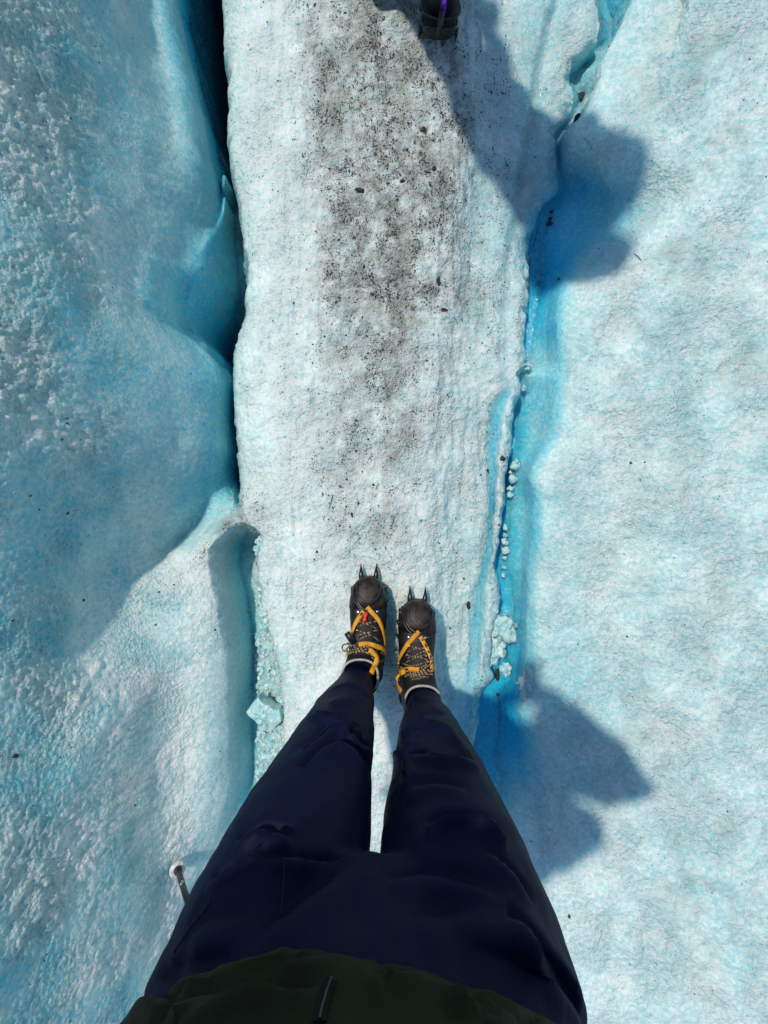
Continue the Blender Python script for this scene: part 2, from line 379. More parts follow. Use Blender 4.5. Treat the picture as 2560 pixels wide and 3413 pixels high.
key(Fpx, Fz, table([(0, 1.25), (560, 1.25), (680, .7), (900, .62), (1300, .74), (1600, .75), (1720, .25), (1800, .10), (2000, .10), (2200, .2), (2700, .26), (3413, .26)]), table([(0, .8), (600, .7), (720, .5), (1000, .1), (1150, .3), (1300, 0), (1680, .1), (1740, .65), (1850, .5), (1950, .1), (3413, .02)]), table([(0, .1), (1600, .15), (1760, .9), (2000, .6), (2300, .2), (3413, .3)]), 40)  # first blue and dirt values darken the clean wall as painted shade
IG = len(keys)
key(Gpx, Gz, table([(0, 1.25), (600, 1.2), (700, .6), (1100, .8), (1200, 1.1), (1600, 1.1), (1740, .15), (1800, .62), (2142, .58), (3413, .45)]), table([(0, .9), (650, .7), (1100, .55), (1180, .4), (1250, 0), (1700, .2), (1740, .75), (1765, .3), (1820, 0)]), .12, 22)  # crevasse bottom: shade painted in through high blue and dirt
key(Hpx, Hz, table([(0, .45), (600, .5), (1100, .6), (1200, .85), (1600, .9), (1740, .1), (1800, .35), (3413, .25)]), table([(0, .9), (600, .9), (1100, .5), (1200, .1), (1740, .5), (1800, .1), (2100, .15)]), .8, 10)
key(Kpx, Kz, table([(0, .4), (1100, .45), (1600, .6), (1740, .1), (1800, .2), (3413, .2)]), .3, .8, 10)
key(Lj, Lz, table([(0, .13), (1600, .11), (1740, .06), (1800, .14), (3413, .12)]), table([(0, .12), (1600, .06), (1680, .35), (1740, .3), (1800, .04)]), .7, 10)
key(lambda p: Lj(p) + 55, lambda p: Lz(p) * .45, .05, table([(0, .12), (1640, .04), (1690, .3), (1760, .1), (1850, .02)]), .75, 36)
dC = table([(-400, .8), (0, .8), (400, 1.0), (900, .95), (960, 1.1), (1050, .95), (1150, .70), (1500, .64), (1700, .52), (1850, .36), (2000, .18), (2400, .05), (3413, .02)])
key(lambda p: Lj(p) * .55 + 1080 * .45 + 40, const(-.006), .01, lambda p: dC(p) * .18, .8, 30)
key(table([(-400, 1100), (0, 1100), (700, 1130), (1700, 1170), (3413, 1150)]), const(.012), .05, lambda p: dC(p) * .85, .85, 48)
key(table([(-400, 1330), (0, 1330), (400, 1370), (700, 1350), (1700, 1300), (3413, 1290)]), const(.012), .05, dC, .85, 44)
key(table([(-400, 1470), (0, 1480), (400, 1530), (700, 1480), (1000, 1460), (1700, 1410), (3413, 1390)]), const(.0), .06, lambda p: dC(p) * table([(0, .8), (700, .8), (1100, .6), (2000, .3)])(p), .85, 36)
key(Spx, Sz, table([(0, .22), (300, .2), (700, .28), (1000, .15), (1700, .17), (2300, .28), (3413, .2)]), lambda p: dC(p) * .35, table([(0, .4), (700, .4), (950, .9), (3413, .8)]), 26)
key(lambda p: Vpx(p) - 34, lambda p: Vz(p) * .55 + Sz(p) * .3, table([(0, .30), (800, .30), (1000, .15), (2200, .2), (2350, .45)]), table([(0, .2), (500, .35), (900, .4), (1200, .3), (2000, .15)]), table([(0, .35), (800, .4), (950, .9), (2200, .8), (2350, .25)]), 14)
key(Vpx, Vz, table([(0, .28), (600, .35), (900, .25), (1250, .2), (1320, .62), (1700, .66), (2170, .55), (2260, .4), (2400, .5)]), table([(0, .1), (600, .45), (900, .35), (1250, .1), (3413, .05)]), .25, 9)
key(lambda p: Vpx(p) * .45 + Rpx(p) * .55, lambda p: np.minimum(Vz(p) * .2 + Rz(p) * .8 + .018, 0), table([(0, .12), (400, .2), (650, .4), (850, .35), (950, .12), (2200, .12), (2330, .5)]), table([(0, .05), (900, .3), (1300, .1), (2000, .2)]), .8, 12)
key(Rpx, Rz, table([(0, .15), (400, .2), (600, .55), (850, .45), (950, .2), (2200, .25), (2330, .5), (2600, .2)]), table([(0, .05), (700, .1), (1150, .25), (2200, .2)]), .6, 8)
key(RFpx, RFz, table([(0, .75), (400, .7), (700, .97), (1200, .92), (1240, .4), (1300, .8), (2600, .9), (2750, .3)]), table([(0, .8), (100, .6), (400, .6), (460, .1), (3413, 0)]), .15, 12)
ICC = len(keys)
key(CCpx, CCz, table([(0, .72), (200, .55), (400, .45), (560, .75), (720, .98), (1000, .97), (1150, .75), (1240, .45), (1320, .70), (1500, .76), (1700, .66), (1800, .74), (2000, .68), (2150, .80), (2300, .98), (2500, .92), (2600, .7), (2720, .4), (2850, .15)]), table([(0, .5), (100, .3), (330, .5), (420, .1), (3413, 0)]), table([(0, .6), (430, .5), (560, .05), (3413, .08)]), 14)
key(lambda p: CCpx(p) * .45 + Bpx(p) * .55, lambda p: CCz(p) * .62 + Bz(p) * .38, table([(0, .55), (300, .35), (470, .3), (600, .68), (900, .80), (1050, .68), (1240, .46), (1450, .52), (1600, .62), (1750, .50), (1900, .60), (2200, .70), (2350, .88), (2500, .82), (2700, .35), (2850, .15)]), .0, table([(0, .6), (450, .7), (560, .05), (1100, .15), (1300, .35), (1500, .12), (3413, .08)]), 18)
key(Bpx, Bz, table([(0, .3), (350, .18), (500, .25), (620, .58), (820, .62), (980, .50), (1200, .42), (1600, .52), (2050, .48), (2200, .5), (2500, .52), (2700, .3), (2900, .12)]), .02, table([(0, .5), (560, .2), (1000, .2), (1300, .4), (2500, .3), (2700, .8), (3413, .8)]), 24)
key(lambda p: Bpx(p) + 45, lambda p: Bz(p) * .62 + .004, table([(0, .16), (500, .2), (650, .46), (800, .42), (950, .18), (1300, .18), (2000, .16), (2200, .25), (2600, .28), (2850, .12)]), .05, .7, 14)
key(lambda p: np.maximum(Bpx(p) + 190, 2060), lambda p: Bz(p) * .2 + .022, table([(0, .10), (620, .18), (900, .08), (2100, .10), (2300, .17), (2650, .17), (2850, .10)]), .10, .85, 34)
key(const(2300), const(.062), .14, .12, .85, 36)
key(const(2620), const(.12), .14, .12, .85, 56)
key(const(3000), const(.17), .14, .1, .8, 24)
raw(2.6 * one, .26 * one, .15, .1, .8, 56)
raw(12 * one, .4 * one, .15, .1, .8, 12)
raw(75 * one, .7 * one, .15, .1, .8, 8)

KX = np.array([k[0] for k in keys]); KZ = np.array([k[1] for k in keys])
for i in range(1, len(keys)):          # keep the lines in order
    KX[i] = np.maximum(KX[i], KX[i - 1] + 0.0015)
KA = np.array([[k[2], k[3], k[4]] for k in keys])      # (n,3,rows)
def pchip_slopes(x, y):
    h = np.diff(x, axis=0); d = np.diff(y, axis=0) / h; n = len(x)
    m = np.zeros_like(y)
    for i in range(1, n - 1):
        w1 = 2 * h[i] + h[i - 1]; w2 = h[i] + 2 * h[i - 1]
        ok = d[i - 1] * d[i] > 0
        with np.errstate(divide='ignore', invalid='ignore'):
            hm = (w1 + w2) / (w1 / d[i - 1] + w2 / d[i])
        m[i] = np.where(ok, hm, 0)
    m[0] = d[0]; m[-1] = d[-1]
    return m, h, d
SL, HH, _ = pchip_slopes(KX, KZ)
cX, cZ, cA, seg_start = [], [], [], []
for i in range(len(keys) - 1):
    n = keys[i + 1][5]; seg_start.append(len(cX))
    last = i == len(keys) - 2
    for t in np.linspace(0, 1, n + 1)[: (n + 1 if last else n)]:
        x = KX[i] * (1 - t) + KX[i + 1] * t
        h00 = 2 * t ** 3 - 3 * t ** 2 + 1; h10 = t ** 3 - 2 * t ** 2 + t; h01 = -2 * t ** 3 + 3 * t ** 2; h11 = t ** 3 - t ** 2
        z = h00 * KZ[i] + h10 * HH[i] * SL[i] + h01 * KZ[i + 1] + h11 * HH[i] * SL[i + 1]
        cX.append(x); cZ.append(z); s_ = t * t * (3 - 2 * t); cA.append(KA[i] * (1 - s_) + KA[i + 1] * s_)
GX = np.array(cX).T; GZ = np.array(cZ).T; GA = np.array(cA).transpose(2, 0, 1)       # rows x cols
NC = GX.shape[1]; GY = np.repeat(Yr[:, None], NC, 1)
G = np.stack([GX, GY, GZ], 2)
def grid_normals(G):
    du = np.gradient(G, axis=1); dv = np.gradient(G, axis=0)
    n = np.cross(du, dv); return n / np.maximum(np.linalg.norm(n, axis=2, keepdims=True), 1e-12)
N0 = grid_normals(G)
P = G.reshape(-1, 3); core = (np.abs(P[:, 0]) < 3.2) & (np.abs(P[:, 1]) < 3.2)
Pc = P[core]; fro = GA.reshape(-1, 3)[core, 2]; dirtm = GA.reshape(-1, 3)[core, 1]; bluem = GA.reshape(-1, 3)[core, 0]
leftw = np.clip((-0.50 - Pc[:, 0]) / 0.08, 0, 1) * np.clip(fro * 1.6 - .3, 0, 1)   # rough steep left bank
rdg = np.clip(1 - np.abs(Pc[:, 0] + 0.0) / 0.5, 0, 1)
D = np.zeros(len(Pc))
patch = np.clip(.35 + 1.6 * fbm(Pc * np.array([4.2, 3.4, 4.2]) + 15, 3, .55), 0, 1)     # frosted patches on smoother ice
D += leftw * (0.010 * fbm(Pc * 5.0, 2, .5) + (.15 + .75 * patch) * (0.0066 * fbm(Pc * 24.0 + 5, 3, .62) + 0.003 * fbm(Pc * 75.0 + 8, 2, .6)))
stri = fbm(Pc * np.array([40, 5.0, 18]) + 3, 2, .5)
flank = np.exp(-((Pc[:, 0] + .30) / .12) ** 2) + np.exp(-((Pc[:, 0] - .24) / .10) ** 2)
D += (1 - leftw) * flank * 0.0085 * stri * np.clip(fro * 1.5, .2, 1)
D += (1 - leftw) * fro * (0.011 * fbm(Pc * 9 + 9, 3, .55) + 0.0050 * fbm(Pc * 42 + 2, 3, .6))
D += (1 - fro) * 0.006 * fbm(Pc * np.array([6, 4, 6]) + 1, 2, .5)
lip = np.exp(-((Pc[:, 0] - np.interp(Pc[:, 1], Yr, KX[ICC - 2])) / .035) ** 2)
D += lip * fro * (0.012 * fbm(Pc * 22 + 44, 3, .6))
rightb = np.clip((Pc[:, 0] - .38) / .15, 0, 1)
D += rightb * fro * (0.012 * fbm(Pc * np.array([5, 3.5, 5]) + 31, 3, .55))
D += fro * 0.0022 * noise(Pc * 120)
Pn = P.copy(); Pn[core] += N0.reshape(-1, 3)[core] * D[:, None]
far = ~core; Pn[far, 2] += 0.25 * fbm(P[far] * .25, 3) * np.clip((np.abs(P[far]).max(1) - 3.2) / 4, 0, 1)
G = Pn.reshape(NR, NC, 3); GN = grid_normals(G)
# colour masks: clear-ice amount and dirt (both also hold painted shade in the left crevasse), frost
av = GA.reshape(-1, 3).copy()
blot = fbm(Pc * 9 + 77, 4, .6)
av[core, 0] += 0.085 * blot * (1 - .2 * bluem) + leftw * (.09 * fbm(Pc * 8 + 7, 4, .62) + .06 - .22 * patch) + rightb * fro * (.07 + .07 * fbm(Pc * np.array([4, 3.2, 4]) + 21, 3))
spot = fbm(Pc * np.array([7, 5, 7]) + 91, 4, .6); fine = fbm(Pc * 24 + 13, 3, .65)
dd = dirtm + rightb * fro * .40 * np.clip(spot - .10, 0, 1)
av[core, 1] = np.clip(dd * (.74 + .55 * fine + .5 * fbm(Pc * np.array([9, 6, 9]) + 50, 2)), 0, 1) * .88
gr = np.zeros(len(av)); gr[core] = np.clip(dd * .75 * (1 + 1.0 * fine) + .9 * np.clip(fbm(Pc * 40 + 61, 3, .6) - .25, 0, 1) * (.25 + dd) , 0, 1)
av[core, 2] *= np.clip(.78 + .75 * fbm(Pc * np.array([7, 5.5, 7]) + 37, 3, .55), .38, 1)
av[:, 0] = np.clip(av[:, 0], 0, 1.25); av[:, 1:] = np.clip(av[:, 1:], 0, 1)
def terrain_obj(name, c0, c1):
    w = c1 - c0 + 1
    V = G[:, c0:c1 + 1].reshape(-1, 3)
    r, c = np.meshgrid(np.arange(NR - 1), np.arange(w - 1), indexing='ij'); a = (r * w + c).ravel()
    Fq = np.stack([a, a + 1, a + w + 1, a + w], 1)
    me = bpy.data.meshes.new(name); me.vertices.add(len(V)); me.vertices.foreach_set('co', V.ravel())
    me.loops.add(Fq.size); me.loops.foreach_set('vertex_index', Fq.ravel().astype(np.int32))
    me.polygons.add(len(Fq)); me.polygons.foreach_set('loop_start', np.arange(0, Fq.size, 4, dtype=np.int32))
    me.polygons.foreach_set('use_smooth', np.ones(len(Fq), bool)); me.update(calc_edges=True); me.validate()
    at = me.attributes.new('mask', 'FLOAT_COLOR', 'POINT')
    col = np.ones((len(V), 4)); col[:, 3] = gr.reshape(NR, NC)[:, c0:c1 + 1].ravel(); col[:, :3] = av.reshape(NR, NC, 3)[:, c0:c1 + 1].reshape(-1, 3)
    at.data.foreach_set('color', col.ravel())
    me.materials.append(M_ICE); o = bpy.data.objects.new(name, me); put(o); tag(o, kind='structure')
    return o
seg_start.append(NC - 1)
iG, iCC = IG, ICC
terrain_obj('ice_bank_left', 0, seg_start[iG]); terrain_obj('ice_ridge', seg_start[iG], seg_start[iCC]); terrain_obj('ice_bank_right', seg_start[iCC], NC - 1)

# ------------------------------------------------------------------ standing on the ice: lookup of the surface
vis = core.reshape(NR, NC); TI = np.argwhere(vis); TV = G[vis]; TN = GN[vis]
TPX = 1280 + TV[:, 0] / (CAM_H - TV[:, 2]) * F; TPY = 1706.5 - TV[:, 1] / (CAM_H - TV[:, 2]) * F
def on_ice(px, py):
    i = np.argmin((TPX - px) ** 2 + (TPY - py) ** 2 - 40 * TV[:, 2]); return Vector(TV[i]), Vector(TN[i])
def frame(n, yaw=0.0):
    n = Vector(n).normalized(); x = Vector((math.cos(yaw), math.sin(yaw), 0)); x = (x - n * x.dot(n)).normalized(); y = n.cross(x)
    return Matrix((x, y, n)).transposed()

M_GRIT = simple('dark_grit', (0.030, 0.028, 0.023), 0.75, var=.5, scale=200, bump=0)
M_STONE = simple('dark_stone', (0.022, 0.020, 0.018), 0.6, var=.5, scale=120, bump=.4, bscale=500)
M_STEM = simple('dry_stem', (0.05, 0.045, 0.03), 0.7, bump=0)

# grit: thousands of grains nobody could count
def scatter_grit():
    d = np.clip(GA[vis][:, 1], 0, 1)
    inf = (TPX > -120) & (TPX < 2680) & (TPY > -150) & (TPY < 3560) & (TN[:, 2] > .25)
    cl = fbm(TV * np.array([14, 11, 14]) + 11, 4, .65); cl2 = fbm(TV * 55 + 4, 2, .6)
    w = (d ** 1.5 * np.clip(.30 + cl * 1.4 + cl2 * .9, 0.03, 3) + .028 * np.clip(cl + cl2 * .6 - .1, 0, 2) * (TPX > 1650) + .0016) * inf
    area = np.gradient(G[:, :, 0], axis=1)[vis] * .0042; w = w * np.clip(area, 0, 1e-4)
    cs = np.cumsum(w); idx = np.searchsorted(cs, rng.random(70000) * cs[-1]); idx = np.clip(idx, 0, len(TV) - 1)
    clumps = [(1185, 950, 16, 9, 60), (1215, 968, 18, 9, 80), (1245, 982, 20, 9, 90), (1275, 988, 20, 9, 80), (1320, 995, 30, 9, 60), (1390, 1005, 35, 10, 60), (1475, 1025, 26, 15, 130), (1462, 945, 16, 22, 90), (1205, 628, 18, 8, 20), (1440, 400, 20, 14, 25), (830, 1672, 16, 22, 45), (790, 1740, 40, 30, 60), (850, 1690, 40, 20, 40), (1935, 325, 16, 22, 60), (1830, 740, 10, 14, 30), (1655, 2245, 10, 24, 45), (1675, 1525, 10, 12, 30), (1740, 1130, 10, 20, 30), (1620, 2480, 14, 30, 30), (1725, 980, 14, 60, 40), (1730, 700, 16, 90, 50)]
    extra = []
    for cx, cy, sx, sy, n_ in clumps:
        for _ in range(n_):
            extra.append(np.argmin((TPX - cx - rng.normal() * sx) ** 2 + (TPY - cy - rng.normal() * sy) ** 2))
    idx = np.concatenate([idx, np.array(extra)])
    V, Fc = [], []
    base = np.array([(1, 0, 0), (-1, 0, 0), (0, 1, 0), (0, -1, 0), (0, 0, 1), (0, 0, -1)], float)
    tri = [(0, 2, 4), (2, 1, 4), (1, 3, 4), (3, 0, 4), (2, 0, 5), (1, 2, 5), (3, 1, 5), (0, 3, 5)]
    n_ = len(idx); sz = np.minimum(0.00076 * np.exp(rng.normal(0.0, .5, n_)), .0036) * np.where(TPX[idx] > 1700, .72, 1.0)
    n3 = TN[idx]; an = rng.random(n_) * 6.28; xa = np.stack([np.cos(an), np.sin(an), np.zeros(n_)], 1)
    xa -= n3 * (xa * n3).sum(1, keepdims=True); xa /= np.linalg.norm(xa, axis=1, keepdims=True); ya = np.cross(n3, xa)
    b = base[None] * (1 + .5 * (rng.random((n_, 6, 3)) - .5)) * (sz[:, None] * np.stack([1 + rng.random(n_) * 1.2, np.ones(n_), np.full(n_, .6)], 1))[:, None, :]
    pos = TV[idx] + np.concatenate([(rng.random((n_, 2)) - .5) * .006, np.zeros((n_, 1))], 1) + n3 * (sz * .1)[:, None]
    V = (b[:, :, 0:1] * xa[:, None] + b[:, :, 1:2] * ya[:, None] + b[:, :, 2:3] * n3[:, None] + pos[:, None]).reshape(-1, 3)
    Fc = [tuple(int(t) for t in q) for q in (np.array(tri)[None] + 6 * np.arange(n_)[:, None, None]).reshape(-1, 3)]
    o = mesh_obj('grit', V, Fc, M_GRIT, None, False)
    tag(o, 'dark grit grains strewn over the white ice', 'grit', kind='stuff')
scatter_grit()

def lump(c, nrm, size, mat, name, seed, yaw=0., sub=3, rough=.35, sink=.25, parent=None):
    bm = bmesh.new(); bmesh.ops.create_icosphere(bm, subdivisions=sub, radius=1)
    v = np.array([x.co[:] for x in bm.verts]); fc = [tuple(q.index for q in f.verts) for f in bm.faces]; bm.free()
    k = 1 + rough * fbm(v * 1.3 + seed * 3.1, 3, .6); v = v * k[:, None] * np.array(size)
    m = np.array(frame(nrm, yaw)); v = v @ m.T + np.array(c) + np.array(nrm) * size[2] * (1 - 2 * sink)
    return mesh_obj(name, v, fc, mat, parent, mat is not M_STONE)

stones = [
 (1925, 395, 11, 18, 'smooth dark oval pebble in the wet crack at upper right'),
 (1935, 325, 14, 17, 'brown black clump of gravel just above the oval pebble'),
 (1838, 708, 5, 6, 'tiny dark chip topmost of the cluster in the blue ice'),
 (1833, 729, 6, 6, 'small dark chip in the middle of the cluster in blue ice'),
 (1830, 747, 10, 7, 'widest dark chip at the foot of the cluster in blue ice'),
 (1864, 930, 5, 5, 'lone tiny dark chip on the smooth blue slope'),
 (1560, 2016, 6, 15, 'upright black flake of stone right of the right boot toe'),
 (1675, 1527, 10, 9, 'dark dirt lump on the lip of the right crack'),
 (1627, 1569, 4, 7, 'small slanted black chip left of the right crack'),
 (1655, 2247, 8, 20, 'tall dark clump of dirt below the big ice chunk'),
 (1659, 2316, 5, 6, 'small dark chip in the bright blue hollow'),
 (1197, 633, 15, 7, 'curved dark stone on the dirty ridge at upper left'),
 (1460, 938, 8, 12, 'largest dark dirt lump on the ridge crossing'),
 (1480, 1032, 13, 6, 'broad dark dirt patch below the largest lump'),
 (1410, 432, 11, 7, 'small dark stone with pale top below the hiker boot'),
 (1448, 562, 7, 7, 'dark pebble near the right of the dirty ridge'),
 (1340, 604, 8, 6, 'dark pebble in the middle of the dirty ridge'),
 (1172, 1713, 4, 6, 'small black oval grain on clean ice ahead of the boots'),
 (1057, 1837, 4, 4, 'tiny black grain on clean ice left of the boot points'),
 (1897, 3056, 4, 6, 'small black oval grain on the ice beside the right hip'),
 (2104, 1542, 4, 4, 'left one of two black grains on the right bank'),
 (2148, 1540, 3, 3, 'right one of two black grains on the right bank'),
 (51, 2520, 9, 6, 'dark chip on the frosted bank near the left edge'),
 (277, 1998, 4, 5, 'black grain on the left bank beside the shadow line'),
]
for i, (px, py, a, b, lab) in enumerate(stones):
    p, n = on_ice(px, py); d = (CAM_H - p.z) / F
    o = lump(p, n, (a * d, b * d, min(a, b) * d * .8), M_STONE, 'small_stone', i + 3, 0, 2, .55, .3)
    tag(o, lab, 'stone', 'loose stones on the ice')

stems = [([(1111, 1650), (1098, 1690), (1083, 1722), (1079, 1734)], 'long thin dry stem lying on clean ice ahead of the left boot'),
         ([(1312, 1724), (1308, 1740), (1301, 1762)], 'short thin dry stem lying just ahead of the boots'),
         ([(1800, 738), (1784, 800), (1767, 875), (1762, 950), (1760, 1029)], 'thin dark strand trailing along the bright blue crack'),
         ([(1506, 1043), (1517, 1062), (1526, 1081)], 'short stiff stem sticking out of the dirt patch'),
         ([(2113, 846), (2125, 856), (2135, 866)], 'small stem on the right bank beside the blue shadow')]
for pts, lab in stems:
    mb = MB(); q = [on_ice(*p) for p in pts]
    mb.tube(catmull([p + n * .002 for p, n in q], 6), .0009, 6)
    tag(mb.build('dry_stem', M_STEM), lab, 'stem', 'plant stems on the ice')

# ice lumps in the cracks
beads = [(1736, 1301, 9), (1706, 1557, 20), (1698, 1597, 16), (1691, 1629, 12), (1691, 1649, 12), (1673, 1761, 12), (1673, 1783, 10), (1672, 1808, 13), (1674, 1834, 15), (1672, 1859, 8), (1667, 1889, 9), (1668, 1915, 10), (1690, 1575, 11), (1712, 1540, 10)]
beads.sort(key=lambda b: b[1])
ORD = ['first', 'second', 'third', 'fourth', 'fifth', 'sixth', 'seventh', 'eighth', 'ninth', 'tenth', 'eleventh', 'twelfth', 'thirteenth', 'lowest']
for i, (px, py, r_) in enumerate(beads):
    p, n = on_ice(px + 4, py); d = (CAM_H - p.z) / F * r_ * .8
    o = lump(p + Vector((0, 0, .02)), (0, 0, 1), (d, d * 1.1, d), M_CHUNK, 'ice_bead', i + 40, i, 2, .8, .45)
    tag(o, ORD[i] + ' knobbly ice lump from the top of the string along the right crack', 'ice lump', 'ice lumps strung along the right crack')
chunks = [(1746, 1221, 22, 16, 'white ice knob bridging the upper right crack'),
          (1672, 2092, 40, 42, 'largest rough white ice chunk wedged in the right crack'),
          (1655, 2160, 26, 36, 'rough ice chunk wedged under the largest one'),
          (1640, 2200, 17, 18, 'little ice chunk at the bottom left of the wedged pile'),
          (1684, 2232, 18, 20, 'crumbly ice chunk at the bottom right of the wedged pile'),
          (1752, 2272, 26, 42, 'pale ice knob on the bank right of the blue hollow'),
          (870, 1806, 15, 15, 'round white ice lump at the head of the left crack'),
          (860, 1834, 13, 14, 'translucent ice lump below the round one in the left crack')]
for i, (px, py, a, b, lab) in enumerate(chunks):
    p, n = on_ice(px, py)
    if i in (1, 2, 3, 4): p.z = max(p.z, -.10)
    if i > 5: p.z = max(p.z, -.09)
    d = (CAM_H - p.z) / F
    bm_ = MB(); 
    o = lump(W(px, py, p.z), (0, 0, 1), (a * d, b * d, min(a, b) * d * .8), M_CHUNK, 'ice_chunk', i + 70, 0, 4, .6, .35)
    me = o.data; v = np.array([x.co[:] for x in me.vertices]); nn = np.array([x.normal[:] for x in me.vertices])
    v += nn * (.006 * fbm(v * 90 + i, 2, .6))[:, None] * min(1, a / 20); me.vertices.foreach_set('co', v.ravel()); me.update()
    tag(o, lab, 'ice chunk', 'loose ice chunks in the cracks')
# slab across the left crack
def slab():
    out = [(580, 1440), (610, 1395), (660, 1340), (700, 1372), (740, 1390), (800, 1400), (818, 1470), (770, 1520), (730, 1525), (690, 1545), (650, 1500), (610, 1480)]
    q = [(500 + x * .5425, 1600 + y * .5425) for x, y in out]
    q = [q[i] if k == 0 else tuple((np.array(q[i]) * .5 + np.array(q[(i + 1) % len(q)]) * .5) + rng.normal(0, 2.2, 2)) for i in range(len(q)) for k in (0, 1)]
    zt = -.055; c = sum((W(x, y, zt) for x, y in q), Vector()) / len(q); mb = MB()
    rings = []
    for s, dz in ((.9, -.055), (1.0, -.035), (1.0, -.008), (.96, 0.0), (.6, .004), (.25, .005)):
        ring = []
        for j, (x, y) in enumerate(q):
            p = W(x, y, zt); p = c + (p - c) * s; p.z = zt + dz + .004 * math.sin(j * 2.1 + s * 9) - (p.x - c.x) * -.25; ring.append(p)
        rings.append(ring[::-1])
    mb.rings(rings); o = mb.build('ice_slab', M_CHUNK, None, False)
    tag(o, 'flat broken ice slab lying across the left crack', 'ice slab')
slab()
def rubble():
    V, Fc = [], []; bm = bmesh.new(); bmesh.ops.create_icosphere(bm, subdivisions=2, radius=1)
    v0 = np.array([x.co[:] for x in bm.verts]); f0 = [tuple(q.index for q in f.verts) for f in bm.faces]; bm.free()
    for i in range(620):
        py = 1960 + 760 * rng.random() ** .75; lo = np.interp(py, [1960, 2142, 2700], [858, 850, 850]); hi = float(Lpx(py)) - 4
        t = rng.random() ** .7; px = lo + (hi - lo) * t
        if py < 2080 and t < .55: continue
        p, n = on_ice(px, py); s = .0055 * math.exp(rng.normal(0, .4)); s = min(s, .014)
        v = v0 * (1 + .45 * fbm(v0 * 1.2 + i * 1.7, 2))[:, None] * s * np.array([1, 1.1, .8])
        m = np.array(frame(n, rng.random() * 6)); k = len(V)
        V += list(v @ m.T + np.array(p) + np.array(n) * s * .3); Fc += [tuple(a + k for a in f) for f in f0]
    o = mesh_obj('ice_rubble', V, Fc, M_CHUNK, None, False)
    tag(o, 'crumbled ice rubble filling the left crack', 'ice rubble', kind='stuff')
rubble()

# ------------------------------------------------------------------ people
M_BOOT = simple('black_leather', (0.0065, 0.0065, 0.0072), .52, spec=.35, var=.45, scale=40, bump=.35, bscale=420)
M_TOE = simple('scuffed_rubber', (0.020, 0.0135, 0.010), .46, spec=.3, var=.75, scale=55, bump=.5, bscale=260)
M_SOLE = simple('black_rubber', (0.012, 0.012, 0.012), .6, bump=.2)
M_TONGUE = simple('dark_tongue', (0.02, 0.017, 0.015), .8, bump=.3)
M_CREAM = simple('cream_lining', (0.36, 0.34, 0.29), .9, var=.15, bump=.3)
M_STEEL = simple('dark_steel', (0.05, 0.05, 0.052), .32, 1.0, var=.4, scale=90, bump=.1)
M_EYE = simple('bright_steel', (0.55, 0.56, 0.58), .25, 1.0, bump=0)
M_PLAST = simple('black_plastic', (0.013, 0.013, 0.014), .38, bump=.05)
M_RED = simple('red_plastic', (0.72, 0.012, 0.01), .35, var=.1, bump=0)
M_PURPLE = simple('purple_webbing', (0.11, 0.022, 0.44), .6, var=.2, bump=.4, bscale=700)
M_PINK = simple('pink_print', (0.45, 0.10, 0.70), .5, bump=0)
M_PRINT = simple('black_print', (0.02, 0.018, 0.012), .6, bump=0)
M_OLIVEY = simple('olive_thread', (0.20, 0.16, 0.03), .6, bump=0)
def strap_mat():
    m, nt, b = new_mat('yellow_webbing'); tc = node(nt, 'ShaderNodeTexCoord')
    w = node(nt, 'ShaderNodeTexWave', Scale=190.0, Distortion=1.0); w.bands_direction = 'DIAGONAL'; nt.links.new(tc.outputs['Object'], w.inputs['Vector'])
    n = node(nt, 'ShaderNodeTexNoise', Scale=70.0, Detail=4.0); nt.links.new(tc.outputs['Object'], n.inputs['Vector'])
    c = mixc(nt, maprange(nt, n.outputs[0], .35, .7), (0.80, 0.38, 0.012), (0.62, 0.25, 0.008))
    c = mixc(nt, mth(nt, 'MULTIPLY', w.outputs['Fac'], .35), c, (0.38, 0.14, 0.006)); nt.links.new(c, b.inputs['Base Color'])
    b.inputs['Roughness'].default_value = .6
    bp = node(nt, 'ShaderNodeBump', Strength=.5, Distance=.001); nt.links.new(w.outputs['Fac'], bp.inputs['Height']); nt.links.new(bp.outputs[0], b.inputs['Normal'])
    return m
M_STRAP = strap_mat()
def lace_mat():
    m, nt, b = new_mat('flecked_lace'); tc = node(nt, 'ShaderNodeTexCoord')
    w = node(nt, 'ShaderNodeTexWave', Scale=65.0, Distortion=3.0); w.bands_direction = 'DIAGONAL'; w.inputs['Detail Scale'].default_value = 4
    nt.links.new(tc.outputs['Object'], w.inputs['Vector'])
    nt.links.new(mixc(nt, maprange(nt, w.outputs['Fac'], .42, .62), (0.022, 0.016, 0.012), (0.30, 0.20, 0.10)), b.inputs['Base Color'])
    b.inputs['Roughness'].default_value = .8
    return m
M_LACE = lace_mat()
